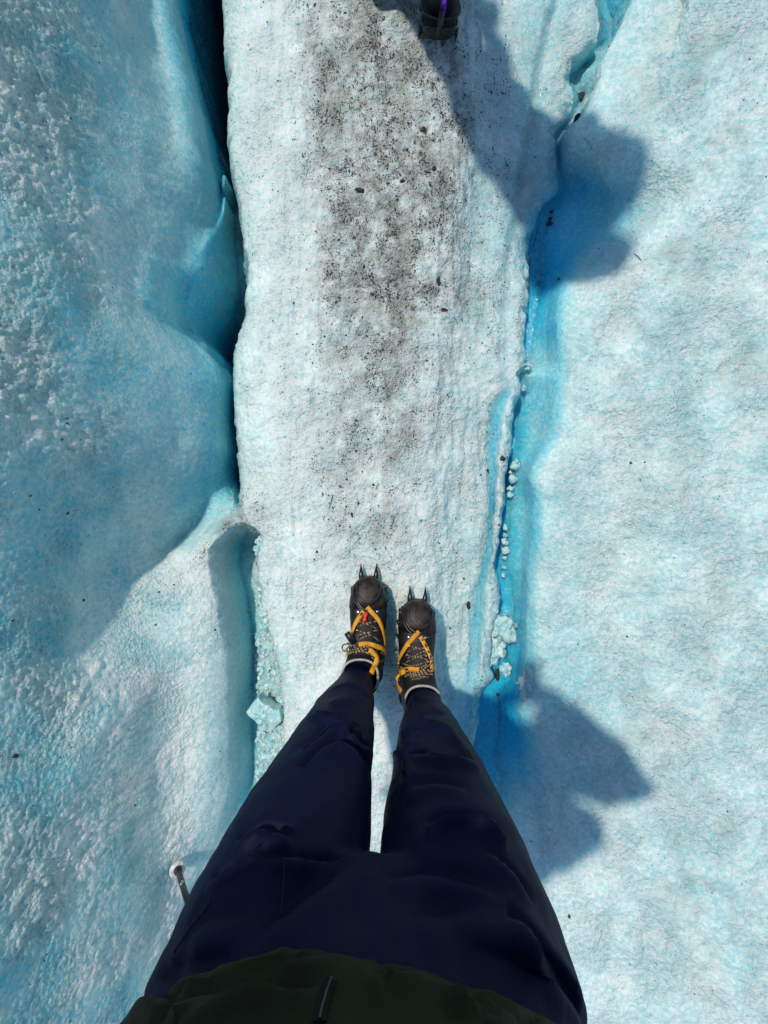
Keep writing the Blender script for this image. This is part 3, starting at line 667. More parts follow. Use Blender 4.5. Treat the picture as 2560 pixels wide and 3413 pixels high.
def cloth(name, col, hi, sheen=.25):
    m, nt, b = new_mat(name); tc = node(nt, 'ShaderNodeTexCoord')
    n = node(nt, 'ShaderNodeTexNoise', Scale=9.0, Detail=6.0, Roughness=.6); nt.links.new(tc.outputs['Object'], n.inputs['Vector'])
    nt.links.new(mixc(nt, maprange(nt, n.outputs[0], .3, .7), col, hi), b.inputs['Base Color'])
    b.inputs['Roughness'].default_value = .62; b.inputs['Specular IOR Level'].default_value = .12
    b.inputs['Sheen Weight'].default_value = sheen; b.inputs['Sheen Roughness'].default_value = .5; b.inputs['Sheen Tint'].default_value = (*[min(1, c * 12) for c in hi], 1)
    a = node(nt, 'ShaderNodeTexNoise', Scale=900.0, Detail=2.0); nt.links.new(tc.outputs['Object'], a.inputs['Vector'])
    c2 = node(nt, 'ShaderNodeTexNoise', Scale=55.0, Detail=4.0); nt.links.new(tc.outputs['Object'], c2.inputs['Vector'])
    bp = node(nt, 'ShaderNodeBump', Strength=.35, Distance=.0015); nt.links.new(mth(nt, 'ADD', a.outputs[0], c2.outputs[0]), bp.inputs['Height']); nt.links.new(bp.outputs[0], b.inputs['Normal'])
    return m
M_NAVY = cloth('navy_cloth', (0.0008, 0.0029, 0.0185), (0.0011, 0.0038, 0.0235), .0)
M_OLIVE = cloth('olive_cloth', (0.0095, 0.0105, 0.0035), (0.015, 0.016, 0.0052), .0)
M_BLACK = cloth('black_cloth', (0.010, 0.010, 0.011), (0.014, 0.014, 0.015))
M_PACK = cloth('grey_pack_cloth', (0.03, 0.032, 0.036), (0.04, 0.042, 0.046))
M_SKIN = simple('skin', (0.50, 0.31, 0.23), .5, var=.08, bump=.1)
M_HAIR = simple('dark_hair', (0.025, 0.016, 0.011), .5, bump=.6, bscale=200)
M_ZIP = simple('zip_tape', (0.010, 0.012, 0.008), .8, spec=.1, bump=.2)
M_DARKSH = simple('black_shaft', (0.010, 0.010, 0.009), .35, bump=.05)
M_WHITE = simple('white_print', (0.75, 0.76, 0.74), .5, bump=0)

CAMP = Vector((0, 0, CAM_H))
class Surf:
    """finds points on a built surface"""
    def __init__(s, V, Fc): s.t = BVHTree.FromPolygons([tuple(v) for v in V], Fc); s.last = 1.2
    def hit(s, px, py, lift=.0):
        d = (W(px, py, 0) - CAMP).normalized(); loc, n, i, dist = s.t.ray_cast(CAMP, d)
        if loc is None:
            loc = CAMP + d * s.last; loc2, n, i, dd = s.t.find_nearest(loc)
            if (loc2 - loc).length > .02: loc = loc2 + (loc - loc2) * .5
            else: loc = loc2
        else: s.last = dist
        if n.dot(-d) < 0: n = -n
        return loc + n * lift, n
    def path(s, pts, lift=.001, n=8):
        q = catmull([(x, y, 0) for x, y in pts], n); a = [s.hit(p.x, p.y, lift) for p in q]
        P_ = [x[0] for x in a]; N_ = [x[1] for x in a]
        for _ in range(2):
            P_ = [P_[0]] + [(P_[i - 1] + P_[i] * 2 + P_[i + 1]) / 4 for i in range(1, len(P_) - 1)] + [P_[-1]]
            N_ = [N_[0]] + [(N_[i - 1] + N_[i] + N_[i + 1]).normalized() for i in range(1, len(N_) - 1)] + [N_[-1]]
        return P_, N_

def boot_rings(scale=1.0):
    R_ = [  # y, z, tilt, half width, up, down
        (.3035, .044, 0, .006, .006, .006), (.300, .045, 0, .020, .014, .016), (.290, .047, 0, .033, .023, .03), (.272, .050, 0, .0425, .031, .04), (.248, .052, 0, .0485, .037, .05),
        (.220, .054, 2, .0515, .041, .05), (.190, .057, 8, .0510, .047, .06), (.160, .064, 20, .0475, .054, .08), (.135, .075, 34, .0445, .060, .10),
        (.112, .092, 50, .0430, .062, .115), (.090, .106, 60, .0440, .054, .096), (.074, .122, 70, .0455, .049, .080), (.064, .136, 80, .0470, .047, .066), (.058, .148, 86, .0485, .047, .060), (.056, .157, 90, .0490, .047, .058), (.056, .159, 90, .0450, .043, .054), (.056, .142, 90, .0430, .040, .050)]
    out = []
    for y, z, a, hw, up, dn in R_:
        a = R(a); ny, nz = math.sin(a), math.cos(a); ring = []
        for k in range(40):
            t = 2 * math.pi * k / 40; c, s = math.cos(t), math.sin(t)
            e = .86; c = math.copysign(abs(c) ** e, c); s = math.copysign(abs(s) ** e, s)
            b = up if s > 0 else dn
            hw_ = hw * 1.06; p = [hw_ * c, y + b * s * ny, z + b * s * nz]
            if p[2] < .018: p[2] = .018
            p[1] = max(p[1], .006 + .012 * (p[2] < .03))
            ring.append([q * scale for q in p])
        out.append(ring)
    return out
def boot_xform(org, yaw, lean, scale=1.0, bend=0.0):
    org = Vector(org); c, s = math.cos(yaw), math.sin(yaw)
    def f(p):
        x, y, z = p; x = x + lean * max(0, z - .075 * scale) + bend * (y / .3) ** 2
        return Vector((org.x + c * x - s * y, org.y + s * x + c * y, org.z + z))
    return f
def half_w(y):
    return float(np.interp(y, [0, .006, .03, .09, .15, .2, .25, .275, .292, .303], [.012, .026, .036, .036, .039, .050, .0495, .042, .030, .010]))
def prism(mb, xf, outline, z0, z1, bev=.003):
    c = sum((Vector((x, y, 0)) for x, y in outline), Vector()) / len(outline); rings = []
    for z, s in ((z0, .97), (z0 + bev, 1), (z1 - bev, 1), (z1, .97)):
        rings.append([xf((c.x + (x - c.x) * s, c.y + (y - c.y) * s, z)) for x, y in outline])
    mb.rings(rings)
def sole_outline(grow=0., scale=1.):
    ys = [0, .006, .018, .04, .09, .14, .18, .21, .24, .265, .283, .296, .303]
    r_ = [((half_w(y) + grow) * scale, y * scale) for y in ys]; l_ = [(-x, y) for x, y in r_[::-1]]
    return r_ + l_

def make_boot(person, xf, label, scale=1.0, lining=M_CREAM):
    rings = [[xf(p) for p in r] for r in boot_rings(scale)]
    mb = MB(); mb.rings(rings); boot = mb.build('boot', M_BOOT, person)
    boot['label'] = label
    sf = Surf(mb.v, mb.f)
    s = MB(); prism(s, xf, sole_outline(.003, scale), 0, .024 * scale); s.build('sole', M_SOLE, boot)
    # rubber toe cap: the front of the shell lifted by a skin of rubber
    q = boot_rings(scale); tc = []
    for r in q[0:6]:
        ring = []
        for p in r:
            cy = .225 * scale; c = Vector((0, cy, .05 * scale)); d = Vector(p) - c
            k = 1.0 + .035; pp = c + d * k
            ring.append(xf(pp))
        tc.append(ring)
    t = MB(); t.rings(tc); t.build('toe_cap', M_TOE, boot)
    # padded lining round the collar
    l = MB(); ring = boot_rings(scale)[13]; pts = [xf((p[0] * .93, (p[1] - .056 * scale) * .95 + .056 * scale, p[2] + .010 * scale)) for p in ring]; pts.append(pts[0])
    l.tube(pts, .0032 * scale, 8); l.build('lining', lining, boot)
    return boot, sf

def make_crampon(xf, loc, label, pts_front=True, scale=1.0):
    cr = empty('crampon', loc, label, 'crampon', 'crampons strapped to boots')
    f = MB()
    for sx in (-1, 1):
        f.tube([xf((sx * (half_w(y) + .001) * scale, y * scale, -.004)) for y in (.02, .06, .1, .14, .18, .22, .25, .275)], .004, 6)
    for y in (.02, .10, .19, .262): f.tube([xf((-half_w(y) * scale, y * scale, -.004)), xf((half_w(y) * scale, y * scale, -.004))], .004, 6)
    fr = f.build('frame', M_STEEL, cr)
    for y in (.03, .085, .18, .225, .262):
        for sx in (-1, 1):
            m = MB(); x = sx * (half_w(y) + .002) * scale; y *= 1
            m.tube([xf((x, y * scale, 0)), xf((x * 1.04, y * scale, -.014)), xf((x * 1.08, y * scale, -.040))], [.0075, .006, .0008], 6)
            m.build('point', M_STEEL, cr)
    for sx in (-1, 1):
        m = MB(); x = sx * .0225 * scale
        P_ = catmull([xf((x * .85, .275 * scale, .000)), xf((x, .303 * scale, .004)), xf((x * 1.04, .320 * scale, .000)), xf((x * 1.08, .338 * scale, -.016))], 4)
        n_ = len(P_); m.tube(P_, [max(.0012, .0100 * (1 - (i / (n_ - 1)) ** 1.5)) for i in range(n_)], 8)
        m.build('front_point', M_STEEL, cr)
    for sx in (-1, 1):     # toe lugs that hold the bail
        m = MB(); m.box(xf((sx * .049 * scale, .262 * scale, .018)), (.004, .010, .016)); m.build('toe_lug', M_PLAST, cr)
    hb = MB(); hb.tube(catmull([xf((-.038 * scale, .05 * scale, .012)), xf((-.034 * scale, .0, .035)), xf((0, -.012, .045)), xf((.034 * scale, .0, .035)), xf((.038 * scale, .05 * scale, .012))], 6), .0035, 6); hb.build('heel_bail', M_STEEL, cr)
    lv = MB(); lv.tube([xf((0, -.013, .022)), xf((0, -.014, .06)), xf((0, -.007, .085))], [.010, .009, .006], 8); lv.build('heel_lever', M_PLAST, cr)
    return cr

def cloth_from(mb, voxel, folds, name, mat, parent, noise_amp=.0025, scale=(16, 16, 9), smooth_iter=5):
    V, Fc = remeshed(mb, voxel, smooth_iter); N = vnormals(V, Fc)
    V = V + N * (noise_amp * fbm(V * np.array(scale), 3, .5))[:, None]
    if folds:
        sf = Surf(V, Fc); disp = np.zeros(len(V)); N = vnormals(V, Fc)
        for pts, amp, wid in folds:
            wid = wid * .8
            P_, N_ = sf.path(pts, 0, 5); n_ = len(P_)
            best = np.full(len(V), 9.0); sgn = np.zeros(len(V)); tap = np.zeros(len(V))
            for i in range(n_ - 1):
                a = np.array(P_[i]); ab = np.array(P_[i + 1]) - a; L2 = max(ab @ ab, 1e-10)
                t = np.clip((V - a) @ ab / L2, 0, 1); q = V - (a + t[:, None] * ab); d = np.linalg.norm(q, axis=1)
                side = np.array(P_[i + 1] - P_[i]).astype(float); side = np.cross(side, np.array(N_[i])); side /= max(np.linalg.norm(side), 1e-9)
                up = d < best; best[up] = d[up]; sgn[up] = (q @ side)[up]; tap[up] = ((i + t) / (n_ - 1))[up]
            env = np.sin(np.clip(tap, 0, 1) * math.pi) ** .5
            u = sgn / wid; far_ = np.clip(1.6 - np.abs(best - np.abs(sgn)) / wid, 0, 1)
            disp += far_ * env * amp * 1.8 * (np.exp(-((u - 1.0) / .9) ** 2) * 1.0 - np.exp(-((u + .25) / .55) ** 2) * 1.3) * (best < wid * 4)
        V = V + N * disp[:, None]
    o = mesh_obj(name, V, Fc, mat, parent); return o, Surf(V, Fc)

def head_and_hands(mb, neck, head, arms, palm_dirs):
    mb.capsule([neck - Vector((0, 0, .06)), head - Vector((0, -.0, .07))], [.058, .05], 16)
    return mb

# ---- the photographer
me_p = empty('person', (0.0, -.40, 0.0), 'person seen from above in navy trousers, olive jacket and black boots', 'person')
LX, RX = -.044, .102
def leg_pts(rows): return [Vector((x, y, z)) for x, y, z, r in rows], [r for x, y, z, r in rows]
Lleg = [(-.070, -.452, .150, .043), (-.075, -.464, .19, .049), (-.080, -.466, .27, .057), (-.087, -.457, .34, .063), (-.090, -.447, .42, .068), (-.095, -.447, .50, .074), (-.104, -.455, .58, .083), (-.115, -.468, .66, .094), (-.124, -.485, .74, .103), (-.133, -.505, .82, .110), (-.138, -.52, .90, .110)]
Rleg = [(.110, -.514, .150, .043), (.108, -.522, .19, .049), (.106, -.518, .27, .056), (.104, -.504, .34, .064), (.101, -.492, .42, .071), (.098, -.486, .50, .079), (.097, -.484, .58, .087), (.096, -.488, .66, .097), (.097, -.497, .74, .105), (.098, -.51, .82, .108), (.098, -.52, .90, .108)]
tm = MB()
for rows in (Lleg, Rleg):
    p, r = leg_pts(rows); tm.tube(p, r, 40)
pel = []
for z, cx, cy, hw, hd in ((.77, -.016, -.530, .10, .085), (.80, -.016, -.525, .165, .105), (.85, -.024, -.525, .213, .118), (.92, -.028, -.525, .222, .122), (.99, -.028, -.525, .21, .118), (1.02, -.018, -.525, .19, .112)):
    pel.append([(cx + hw * math.cos(2 * math.pi * k / 48), cy + hd * math.sin(2 * math.pi * k / 48), z) for k in range(48)])
tm.rings(pel)
def c3(l): return [(1000 + x * .42194, 2200 + y * .42194) for x, y in l]
def c4(l): return [(400 + x * .5425, 2700 + y * .5425) for x, y in l]
def c5(l): return [(1200 + x * .5425, 2700 + y * .5425) for x, y in l]
folds = [(c3([(110, 425), (300, 478), (470, 545)]), .008, .013), (c3([(250, 225), (380, 195), (490, 235), (525, 300)]), .005, .009), (c3([(235, 355), (330, 322), (450, 350)]), .005, .010),
         (c3([(20, 700), (150, 610), (235, 520)]), .004, .012), (c3([(10, 845), (180, 700), (380, 600)]), .006, .014), (c3([(390, 520), (410, 640), (560, 700)]), .007, .014), (c3([(260, 680), (390, 700), (520, 860)]), .006, .015),
         (c3([(930, 552), (1030, 502), (1170, 562), (1260, 660), (1350, 780)]), .009, .012), (c3([(980, 745), (1080, 780), (1250, 790), (1385, 820)]), .007, .013), (c3([(930, 450), (1030, 400), (1130, 430)]), .006, .010),
         (c3([(820, 300), (940, 330), (1060, 310)]), .004, .009), (c3([(830, 560), (880, 540), (990, 440)]), .006, .010), (c3([(760, 700), (860, 700), (900, 640)]), .006, .012), (c3([(790, 870), (880, 750), (1000, 740)]), .005, .015),
         (c3([(1000, 1290), (1150, 1255), (1300, 1250), (1480, 1310), (1630, 1410)]), .007, .014), (c3([(880, 1000), (1050, 965), (1300, 1000)]), .004, .02), (c3([(800, 980), (840, 930), (800, 860)]), .004, .014),
         (c4([(560, 415), (700, 345), (860, 220), (955, 155), (1070, 190)]), .006, .012), (c4([(820, 285), (1000, 296), (1300, 305), (1490, 270)]), .006, .011), (c4([(720, 180), (900, 108), (1080, 140)]), .005, .012),
         (c4([(480, 690), (760, 600), (1000, 540)]), .003, .03), (c4([(700, 900), (950, 660), (1200, 480), (1400, 300)]), .006, .03),
         (c5([(150, 420), (500, 380), (900, 520)]), .005, .022), (c5([(300, 640), (700, 600), (1000, 700)]), .004, .025), (c5([(900, 600), (1080, 780), (1200, 1000), (1330, 1250)]), .006, .014), (c5([(480, 60), (620, 50), (780, 90), (900, 180)]), .006, .012), (c5([(700, 200), (900, 340), (1060, 560)]), .004, .014)]
trs, TS = cloth_from(tm, .0052, folds, 'trousers', M_NAVY, me_p, .0028, (22, 22, 13))
def seam(surf, pts, parent, mat, r_=.0010, name='seam'):
    P_, N_ = surf.path(pts, .0004, 6); m = MB(); m.tube(P_, r_, 5); return m.build(name, mat, parent)
M_SEAM = cloth('navy_seam', (0.006, 0.009, 0.028), (0.008, 0.012, 0.034))
seam(TS, c4([(1012, 296), (1006, 420), (996, 560), (985, 650)]), trs, M_SEAM)
seam(TS, c4([(330, 880), (420, 740), (500, 640), (560, 560)]), trs, M_SEAM)
seam(TS, c3([(10, 700), (120, 620), (235, 510)]), trs, M_SEAM)
seam(TS, c4([(330, 870), (420, 745)]), trs, M_SEAM)

jm = MB(); J = []
hem = [(-.030, -.527, .212, .148), ]
def hem_z(x, y):      # front edge rides up over the belly, drops to the hips
    return .962 + .008 * math.sin(x * 22 + .6) + .004 * math.sin(x * 51 + 2) - .22 * max(0, -.50 - y) - .35 * x * x
for k_, (dz, cx, cy, hw, hd) in enumerate(((0.0, -.040, -.527, .226, .150), (.012, -.040, -.527, .231, .154), (.05, -.038, -.527, .230, .154), (.11, -.024, -.510, .212, .150), (.20, -.015, -.455, .208, .145), (.30, -.005, -.385, .212, .145), (.39, 0, -.325, .205, .135), (.45, 0, -.29, .160, .11), (.50, 0, -.265, .08, .08))):
    ring = []
    for k in range(64):
        a = 2 * math.pi * k / 64; x = cx + hw * math.cos(a); y = cy + hd * math.sin(a)
        f_ = max(0, 1 - dz / .2); z0_ = .94 * (1 - f_) + hem_z(x, y) * f_
        ring.append((x, y, z0_ + dz))
    J.append(ring)
jm.rings(J)
for sx in (-1, 1):
    jm.capsule([(sx * .165, -.31, 1.37), (sx * .27, -.36, 1.29), (sx * .355, -.415, 1.215), (sx * .29, -.33, 1.25), (sx * .18, -.225, 1.305), (sx * .125, -.16, 1.35)], [.095, .098, .074, .066, .058, .050], 20)
jm.capsule([(0, -.30, 1.41), (0, -.235, 1.49)], [.08, .072], 20)
jf = [(c4([(120, 1180), (330, 1130), (420, 1040), (560, 1000)]), .006, .012), (c4([(270, 1310), (340, 1200), (560, 1100), (860, 1040), (1000, 1010)]), .009, .014), (c4([(360, 1310), (640, 1160), (900, 1090), (1160, 1050)]), .007, .013), (c4([(560, 1000), (860, 955), (1000, 910), (1290, 880)]), .005, .010),
      (c4([(1000, 1110), (1120, 1100), (1180, 1050)]), .005, .012), (c5([(140, 885), (170, 990), (480, 985)]), .006, .010), (c5([(480, 950), (600, 1040), (700, 1190), (850, 1314)]), .006, .010), (c5([(580, 1000), (760, 1120), (960, 1260)]), .006, .012), (c5([(500, 1250), (640, 1270), (760, 1314)]), .004, .012), (c5([(780, 1085), (1000, 1140), (1080, 1200), (1120, 1290)]), .007, .010)]
jac, JS = cloth_from(jm, .0056, [(a_, b_ * .6, c_) for a_, b_, c_ in jf], 'jacket', M_OLIVE, me_p, .0018, (18, 18, 14))
P_, N_ = JS.path(c4([(1300, 1050), (1275, 1110), (1250, 1180), (1235, 1250), (1225, 1312)]), .0008, 8)
z = MB(); z.ribbon(P_, N_, .010, .0010); zo = z.build('zip', M_ZIP, jac)
z = MB(); z.tube([p + n * .0022 for p, n in zip(P_, N_)], .0012, 5); z.build('teeth', M_DARKSH, zo)

# body under the clothes: one continuous surface
bd = MB()
for rows in (Lleg, Rleg):
    p, r = leg_pts(rows); bd.tube([p[0] - Vector((0, -.01, .07))] + p, [.032] + [q * .72 for q in r], 20)
bd.ellipsoid((-.015, -.53, .92), (.165, .10, .16)); bd.ellipsoid((-.01, -.47, 1.12), (.15, .09, .19), 16, Matrix.Rotation(R(-28), 3, 'X')); bd.ellipsoid((0, -.365, 1.30), (.165, .09, .12))
for sx in (-1, 1):
    bd.capsule([(sx * .16, -.32, 1.365), (sx * .27, -.36, 1.285), (sx * .35, -.41, 1.215), (sx * .29, -.33, 1.25), (sx * .18, -.225, 1.305), (sx * .115, -.13, 1.352)], [.05, .045, .038, .036, .030, .024], 14)
    bd.capsule([(sx * .105, -.125, 1.352), (sx * .072, -.095, 1.362)], [.024, .028], 12)              # palm behind the phone's edge
    for i_, (dy, L_) in enumerate(((.000, .070), (-.019, .078), (-.037, .072), (-.054, .058))):      # four fingers closed on the phone's back
        bd.capsule([(sx * .070, -.075 + dy, 1.366), (sx * .050, -.062 + dy, 1.368), (sx * (.066 - L_ * .75), -.055 + dy, 1.365)], [.0095, .0085, .0075], 8)
    bd.capsule([(sx * .080, -.105, 1.352), (sx * .052, -.088, 1.338), (sx * .026, -.078, 1.334)], [.012, .010, .008], 8)   # thumb on its face
hd = Matrix.Rotation(R(-52), 3, 'X')
hc = Vector((0, -.115, 1.585))
bd.capsule([(0, -.31, 1.40), (0, -.16, 1.55)], [.055, .05], 14)
bd.ellipsoid(hc, (.072, .092, .112), 14, hd); bd.ellipsoid(hc + hd @ Vector((0, .035, -.065)), (.05, .045, .055), 10, hd)
bd.capsule([hc + hd @ Vector((0, .085, .015)), hc + hd @ Vector((0, .108, -.020))], [.010, .014], 8)
bd.capsule([hc + hd @ Vector((-.022, .078, -.055)), hc + hd @ Vector((.022, .078, -.055))], [.007, .007], 8)
for sx in (-1, 1):
    bd.ellipsoid(hc + hd @ Vector((sx * .074, 0, -.01)), (.010, .018, .030), 8, hd); bd.ellipsoid(hc + hd @ Vector((sx * .03, .080, .018)), (.013, .010, .010), 8, hd)
V, Fc = remeshed(bd, .0045, 2); mesh_obj('body', V, Fc, M_SKIN, me_p)
hr = MB(); hr.ellipsoid(hc + hd @ Vector((0, -.014, .022)), (.080, .093, .108), 14, hd); V, Fc = remeshed(hr, .007, 1)
V = V + vnormals(V, Fc) * (.006 * fbm(V * 40, 3))[:, None]; mesh_obj('hair', V, Fc, M_HAIR, me_p)

pk = MB(); rt_ = Matrix.Rotation(R(-28), 3, 'X')
pk.ellipsoid((.05, -.55, 1.30), (.175, .115, .23), 16, rt_); pk.ellipsoid((.06, -.49, 1.43), (.15, .10, .09)); pk.ellipsoid((.02, -.66, 1.17), (.13, .10, .12)); cloth_from(pk, .008, None, 'backpack', M_PACK, me_p, .006)
# ---- boots of the photographer
BZ = .036
def lace_run(sf, boot, pts, lift=.003, r_=.0019, name='lace'):
    P_, N_ = sf.path([Cx(*q) for q in pts], lift, 6); m = MB(); m.tube(P_, r_, 6); return m.build(name, M_LACE, boot)
def strap_run(sf, parent, pts, width=.0125, lift=.0035, name='strap', mat=None, thick=.0016):
    P_, N_ = sf.path([Cx(*q) for q in pts], lift, 6); m = MB(); m.ribbon(P_, N_, width, thick); return m.build(name, mat or M_STRAP, parent)
def dot(sf, parent, x, y, r_, mat, name, lift=.001):
    p, n = sf.hit(*Cx(x, y), lift); m = MB(); f_ = frame(n); m.ellipsoid(p, (r_, r_, r_ * .6), 7, f_); return m.build(name, mat, parent)
def bail_run(sf, parent, pts, r_, mat, name, lift=.002):
    P_, N_ = sf.path([Cx(*q) for q in pts], lift, 6); m = MB(); m.tube(P_, r_, 8); return m.build(name, mat, parent)

# left foot
xf = boot_xform((LX, -.497, BZ), R(0.5), -.235, 1.0, 0.0)
bootL, SL_ = make_boot(me_p, xf, 'left boot with red tag, bow-tied lace and scuffed toe')
crL = make_crampon(xf, (LX, -.35, 0), 'steel crampon with yellow straps under the left boot', 'L')
strap_run(SL_, bootL, [(520, 880), (525, 1000), (520, 1130)], .040, .0012, 'tongue', M_TONGUE, .001)
bail_run(SL_, crL, [(420, 420), (425, 520), (470, 600), (550, 640), (630, 615), (690, 530), (700, 420)], .0030, M_PLAST, 'toe_bail', .0045)
bail_run(SL_, crL, [(395, 420), (400, 540), (440, 650), (500, 720), (560, 730), (620, 690), (690, 590), (740, 440)], .0026, M_STEEL, 'wire_bail', .003)
bail_run(SL_, crL, [(375, 480), (385, 590), (440, 690), (500, 745)], .0026, M_PLAST, 'toe_bail', .003)
st = strap_run(SL_, crL, [(540, 690), (610, 770), (680, 860), (720, 960), (745, 1080), (757, 1220)])
st = strap_run(SL_, crL, [(500, 745), (455, 810), (405, 900), (375, 980), (358, 1055)])
strap_run(SL_, st, [(485, 765), (465, 800)], .0075, .0055, 'print', M_PRINT, .0004)
strap_run(SL_, crL, [(440, 1165), (500, 1155), (570, 1160), (650, 1185), (720, 1225), (765, 1285)], .0125, .007)
strap_run(SL_, crL, [(555, 1235), (610, 1290), (635, 1360), (625, 1430), (590, 1515)], .0135, .012)
strap_run(SL_, crL, [(290, 1330), (272, 1270), (278, 1230)], .010, .004)
rt = MB(); p, n = SL_.hit(*Cx(522, 825), .006)
a1 = SL_.hit(*Cx(525, 790), .008)[0]; b1 = SL_.hit(*Cx(515, 865), .008)[0]
rt.capsule([a1, (a1 + b1) / 2, b1], [.0068, .0042, .0060], 10); rt.build('red_toggle', M_RED, crL)
for pts in ([(430, 940), (520, 900), (600, 890), (655, 870)], [(420, 870), (500, 895), (580, 930), (655, 965)], [(430, 990), (520, 1025), (600, 1030), (660, 1050)], [(420, 1050), (510, 1030), (590, 1005), (660, 985)], [(440, 1100), (540, 1050), (620, 1065), (670, 1110)],
            [(620, 1250), (680, 1220), (755, 1190)], [(560, 1230), (640, 1310), (700, 1380), (740, 1330)], [(700, 1390), (650, 1370), (590, 1330)], [(710, 1260), (745, 1310), (730, 1370)]):
    lace_run(SL_, bootL, pts)
for pts in ([(330, 1280), (420, 1260), (520, 1270), (590, 1330)], [(320, 1310), (440, 1240), (560, 1220)], [(340, 1140), (420, 1210), (500, 1250), (580, 1300)], [(350, 1240), (450, 1215), (560, 1190), (600, 1240)], [(380, 1160), (450, 1240), (540, 1275)], [(310, 1260), (360, 1180), (420, 1190)], [(400, 1290), (470, 1225), (540, 1170)]):
    lace_run(SL_, bootL, pts, .010, .0021, 'bow')
# bow loop out to the side
a = SL_.hit(*Cx(370, 1200), .010)[0]
lp = catmull([a, W(*Cx(320, 1165), a.z), W(*Cx(260, 1158), a.z - .002), W(*Cx(228, 1190), a.z - .004), W(*Cx(245, 1240), a.z - .002), W(*Cx(310, 1240), a.z), a + Vector((0, -.008, 0))], 6)
m = MB(); m.tube(lp, .0021, 6); m.build('bow_loop', M_LACE, bootL)
tb = MB(); a = SL_.hit(*Cx(390, 1130), .010)[0]; b = W(*Cx(285, 1010), a.z + .002); tb.ribbon([a, (a + b) / 2 + Vector((0, 0, .004)), b], [Vector((0, 0, 1))] * 3, .016, .002); tb.build('pull_tab', M_PLAST, bootL)
for x, y, r_ in ((430, 752, .0052), (668, 750, .0048), (415, 985, .0026), (658, 990, .0026), (670, 1115, .0026), (640, 870, .0026), (700, 1120, .004)): dot(SL_, bootL, x, y, r_, M_EYE if r_ != .004 else M_STEEL, 'eyelet', .0012)

# right foot
xf = boot_xform((.084, -.566, BZ), R(-3.4), .20, 1.0, 0.0)
bootR, SR_ = make_boot(me_p, xf, 'right boot set a little behind, with crossed flecked laces')
crR = make_crampon(xf, (.09, -.42, 0), 'steel crampon with yellow straps under the right boot', 'R')
strap_run(SR_, bootR, [(1180, 1140), (1180, 1260), (1170, 1400)], .040, .0012, 'tongue', M_TONGUE, .001)
bail_run(SR_, crR, [(1065, 720), (1075, 820), (1120, 910), (1200, 955), (1280, 930), (1340, 850), (1355, 740)], .0030, M_PLAST, 'toe_bail', .0045)
bail_run(SR_, crR, [(1030, 720), (1030, 830), (1070, 940), (1150, 1010), (1230, 1020), (1310, 950), (1375, 800)], .0026, M_STEEL, 'wire_bail', .003)
bail_run(SR_, crR, [(985, 700), (1000, 830), (1040, 950), (1110, 1030)], .0026, M_PLAST, 'toe_bail', .003)
st = strap_run(SR_, crR, [(1195, 995), (1130, 1070), (1060, 1155), (1000, 1255), (950, 1360), (905, 1470), (885, 1540)])
st = strap_run(SR_, crR, [(1205, 1065), (1240, 1120), (1280, 1205), (1315, 1290), (1338, 1380), (1348, 1500)], .0115)
for q in ([(1228, 1095), (1240, 1115)], [(1262, 1160), (1285, 1205)], [(1295, 1250), (1310, 1280)], [(1320, 1310), (1330, 1345)]): strap_run(SR_, st, q, .0055, .0056, 'print', M_PRINT, .0004)
st = strap_run(SR_, crR, [(870, 1590), (915, 1545), (975, 1505), (1060, 1472), (1130, 1463), (1195, 1478)], .0125, .007)
for q in ([(930, 1530), (960, 1512)], [(985, 1500), (1010, 1490)], [(1050, 1474), (1080, 1468)]): strap_run(SR_, st, q, .006, .0090, 'print', M_PRINT, .0004)
strap_run(SR_, crR, [(1055, 1492), (1000, 1530), (975, 1600), (980, 1680), (1018, 1775)], .0135, .012)
for pts in ([(1060, 1260), (1150, 1215), (1230, 1215), (1300, 1190)], [(1090, 1190), (1180, 1210), (1260, 1260), (1310, 1300)], [(1040, 1300), (1140, 1320), (1230, 1335), (1310, 1370)], [(1040, 1390), (1130, 1340), (1220, 1310), (1320, 1290)], [(1060, 1340), (1160, 1300), (1260, 1250)],
            [(1000, 1400), (1100, 1430), (1220, 1400), (1340, 1350)]):
    lace_run(SR_, bootR, pts)
for pts in ([(920, 1400), (990, 1440), (1060, 1470)], [(1210, 1450), (1280, 1390), (1345, 1330)], [(1200, 1500), (1280, 1430), (1340, 1380)], [(1060, 1540), (1160, 1540), (1260, 1530), (1340, 1540)], [(1040, 1570), (1150, 1520), (1250, 1490), (1400, 1440)], [(1080, 1510), (1190, 1560), (1300, 1580)], [(1100, 1580), (1200, 1530), (1310, 1500)], [(930, 1440), (1000, 1480), (1050, 1500)], [(1190, 1540), (1240, 1480), (1280, 1400)]):
    lace_run(SR_, bootR, pts, .010, .0021, 'bow')
P_, N_ = SR_.path([Cx(*q) for q in [(1115, 1612), (1135, 1590), (1150, 1608), (1180, 1588), (1195, 1600), (1225, 1580), (1245, 1590)]], .006, 5)
m = MB(); m.tube(P_, .0011, 5); m.build('stitched_logo', M_OLIVEY, bootR)
for x, y, r_ in ((1062, 1070, .0052), (1275, 1078, .004), (1315, 1075, .0050), (1320, 1195, .0045), (1045, 1290, .0026), (1285, 1305, .0026), (1070, 1180, .0026)): dot(SR_, bootR, x, y, r_, M_EYE if r_ < .0042 or r_ > .0051 else M_STEEL, 'eyelet', .0012)

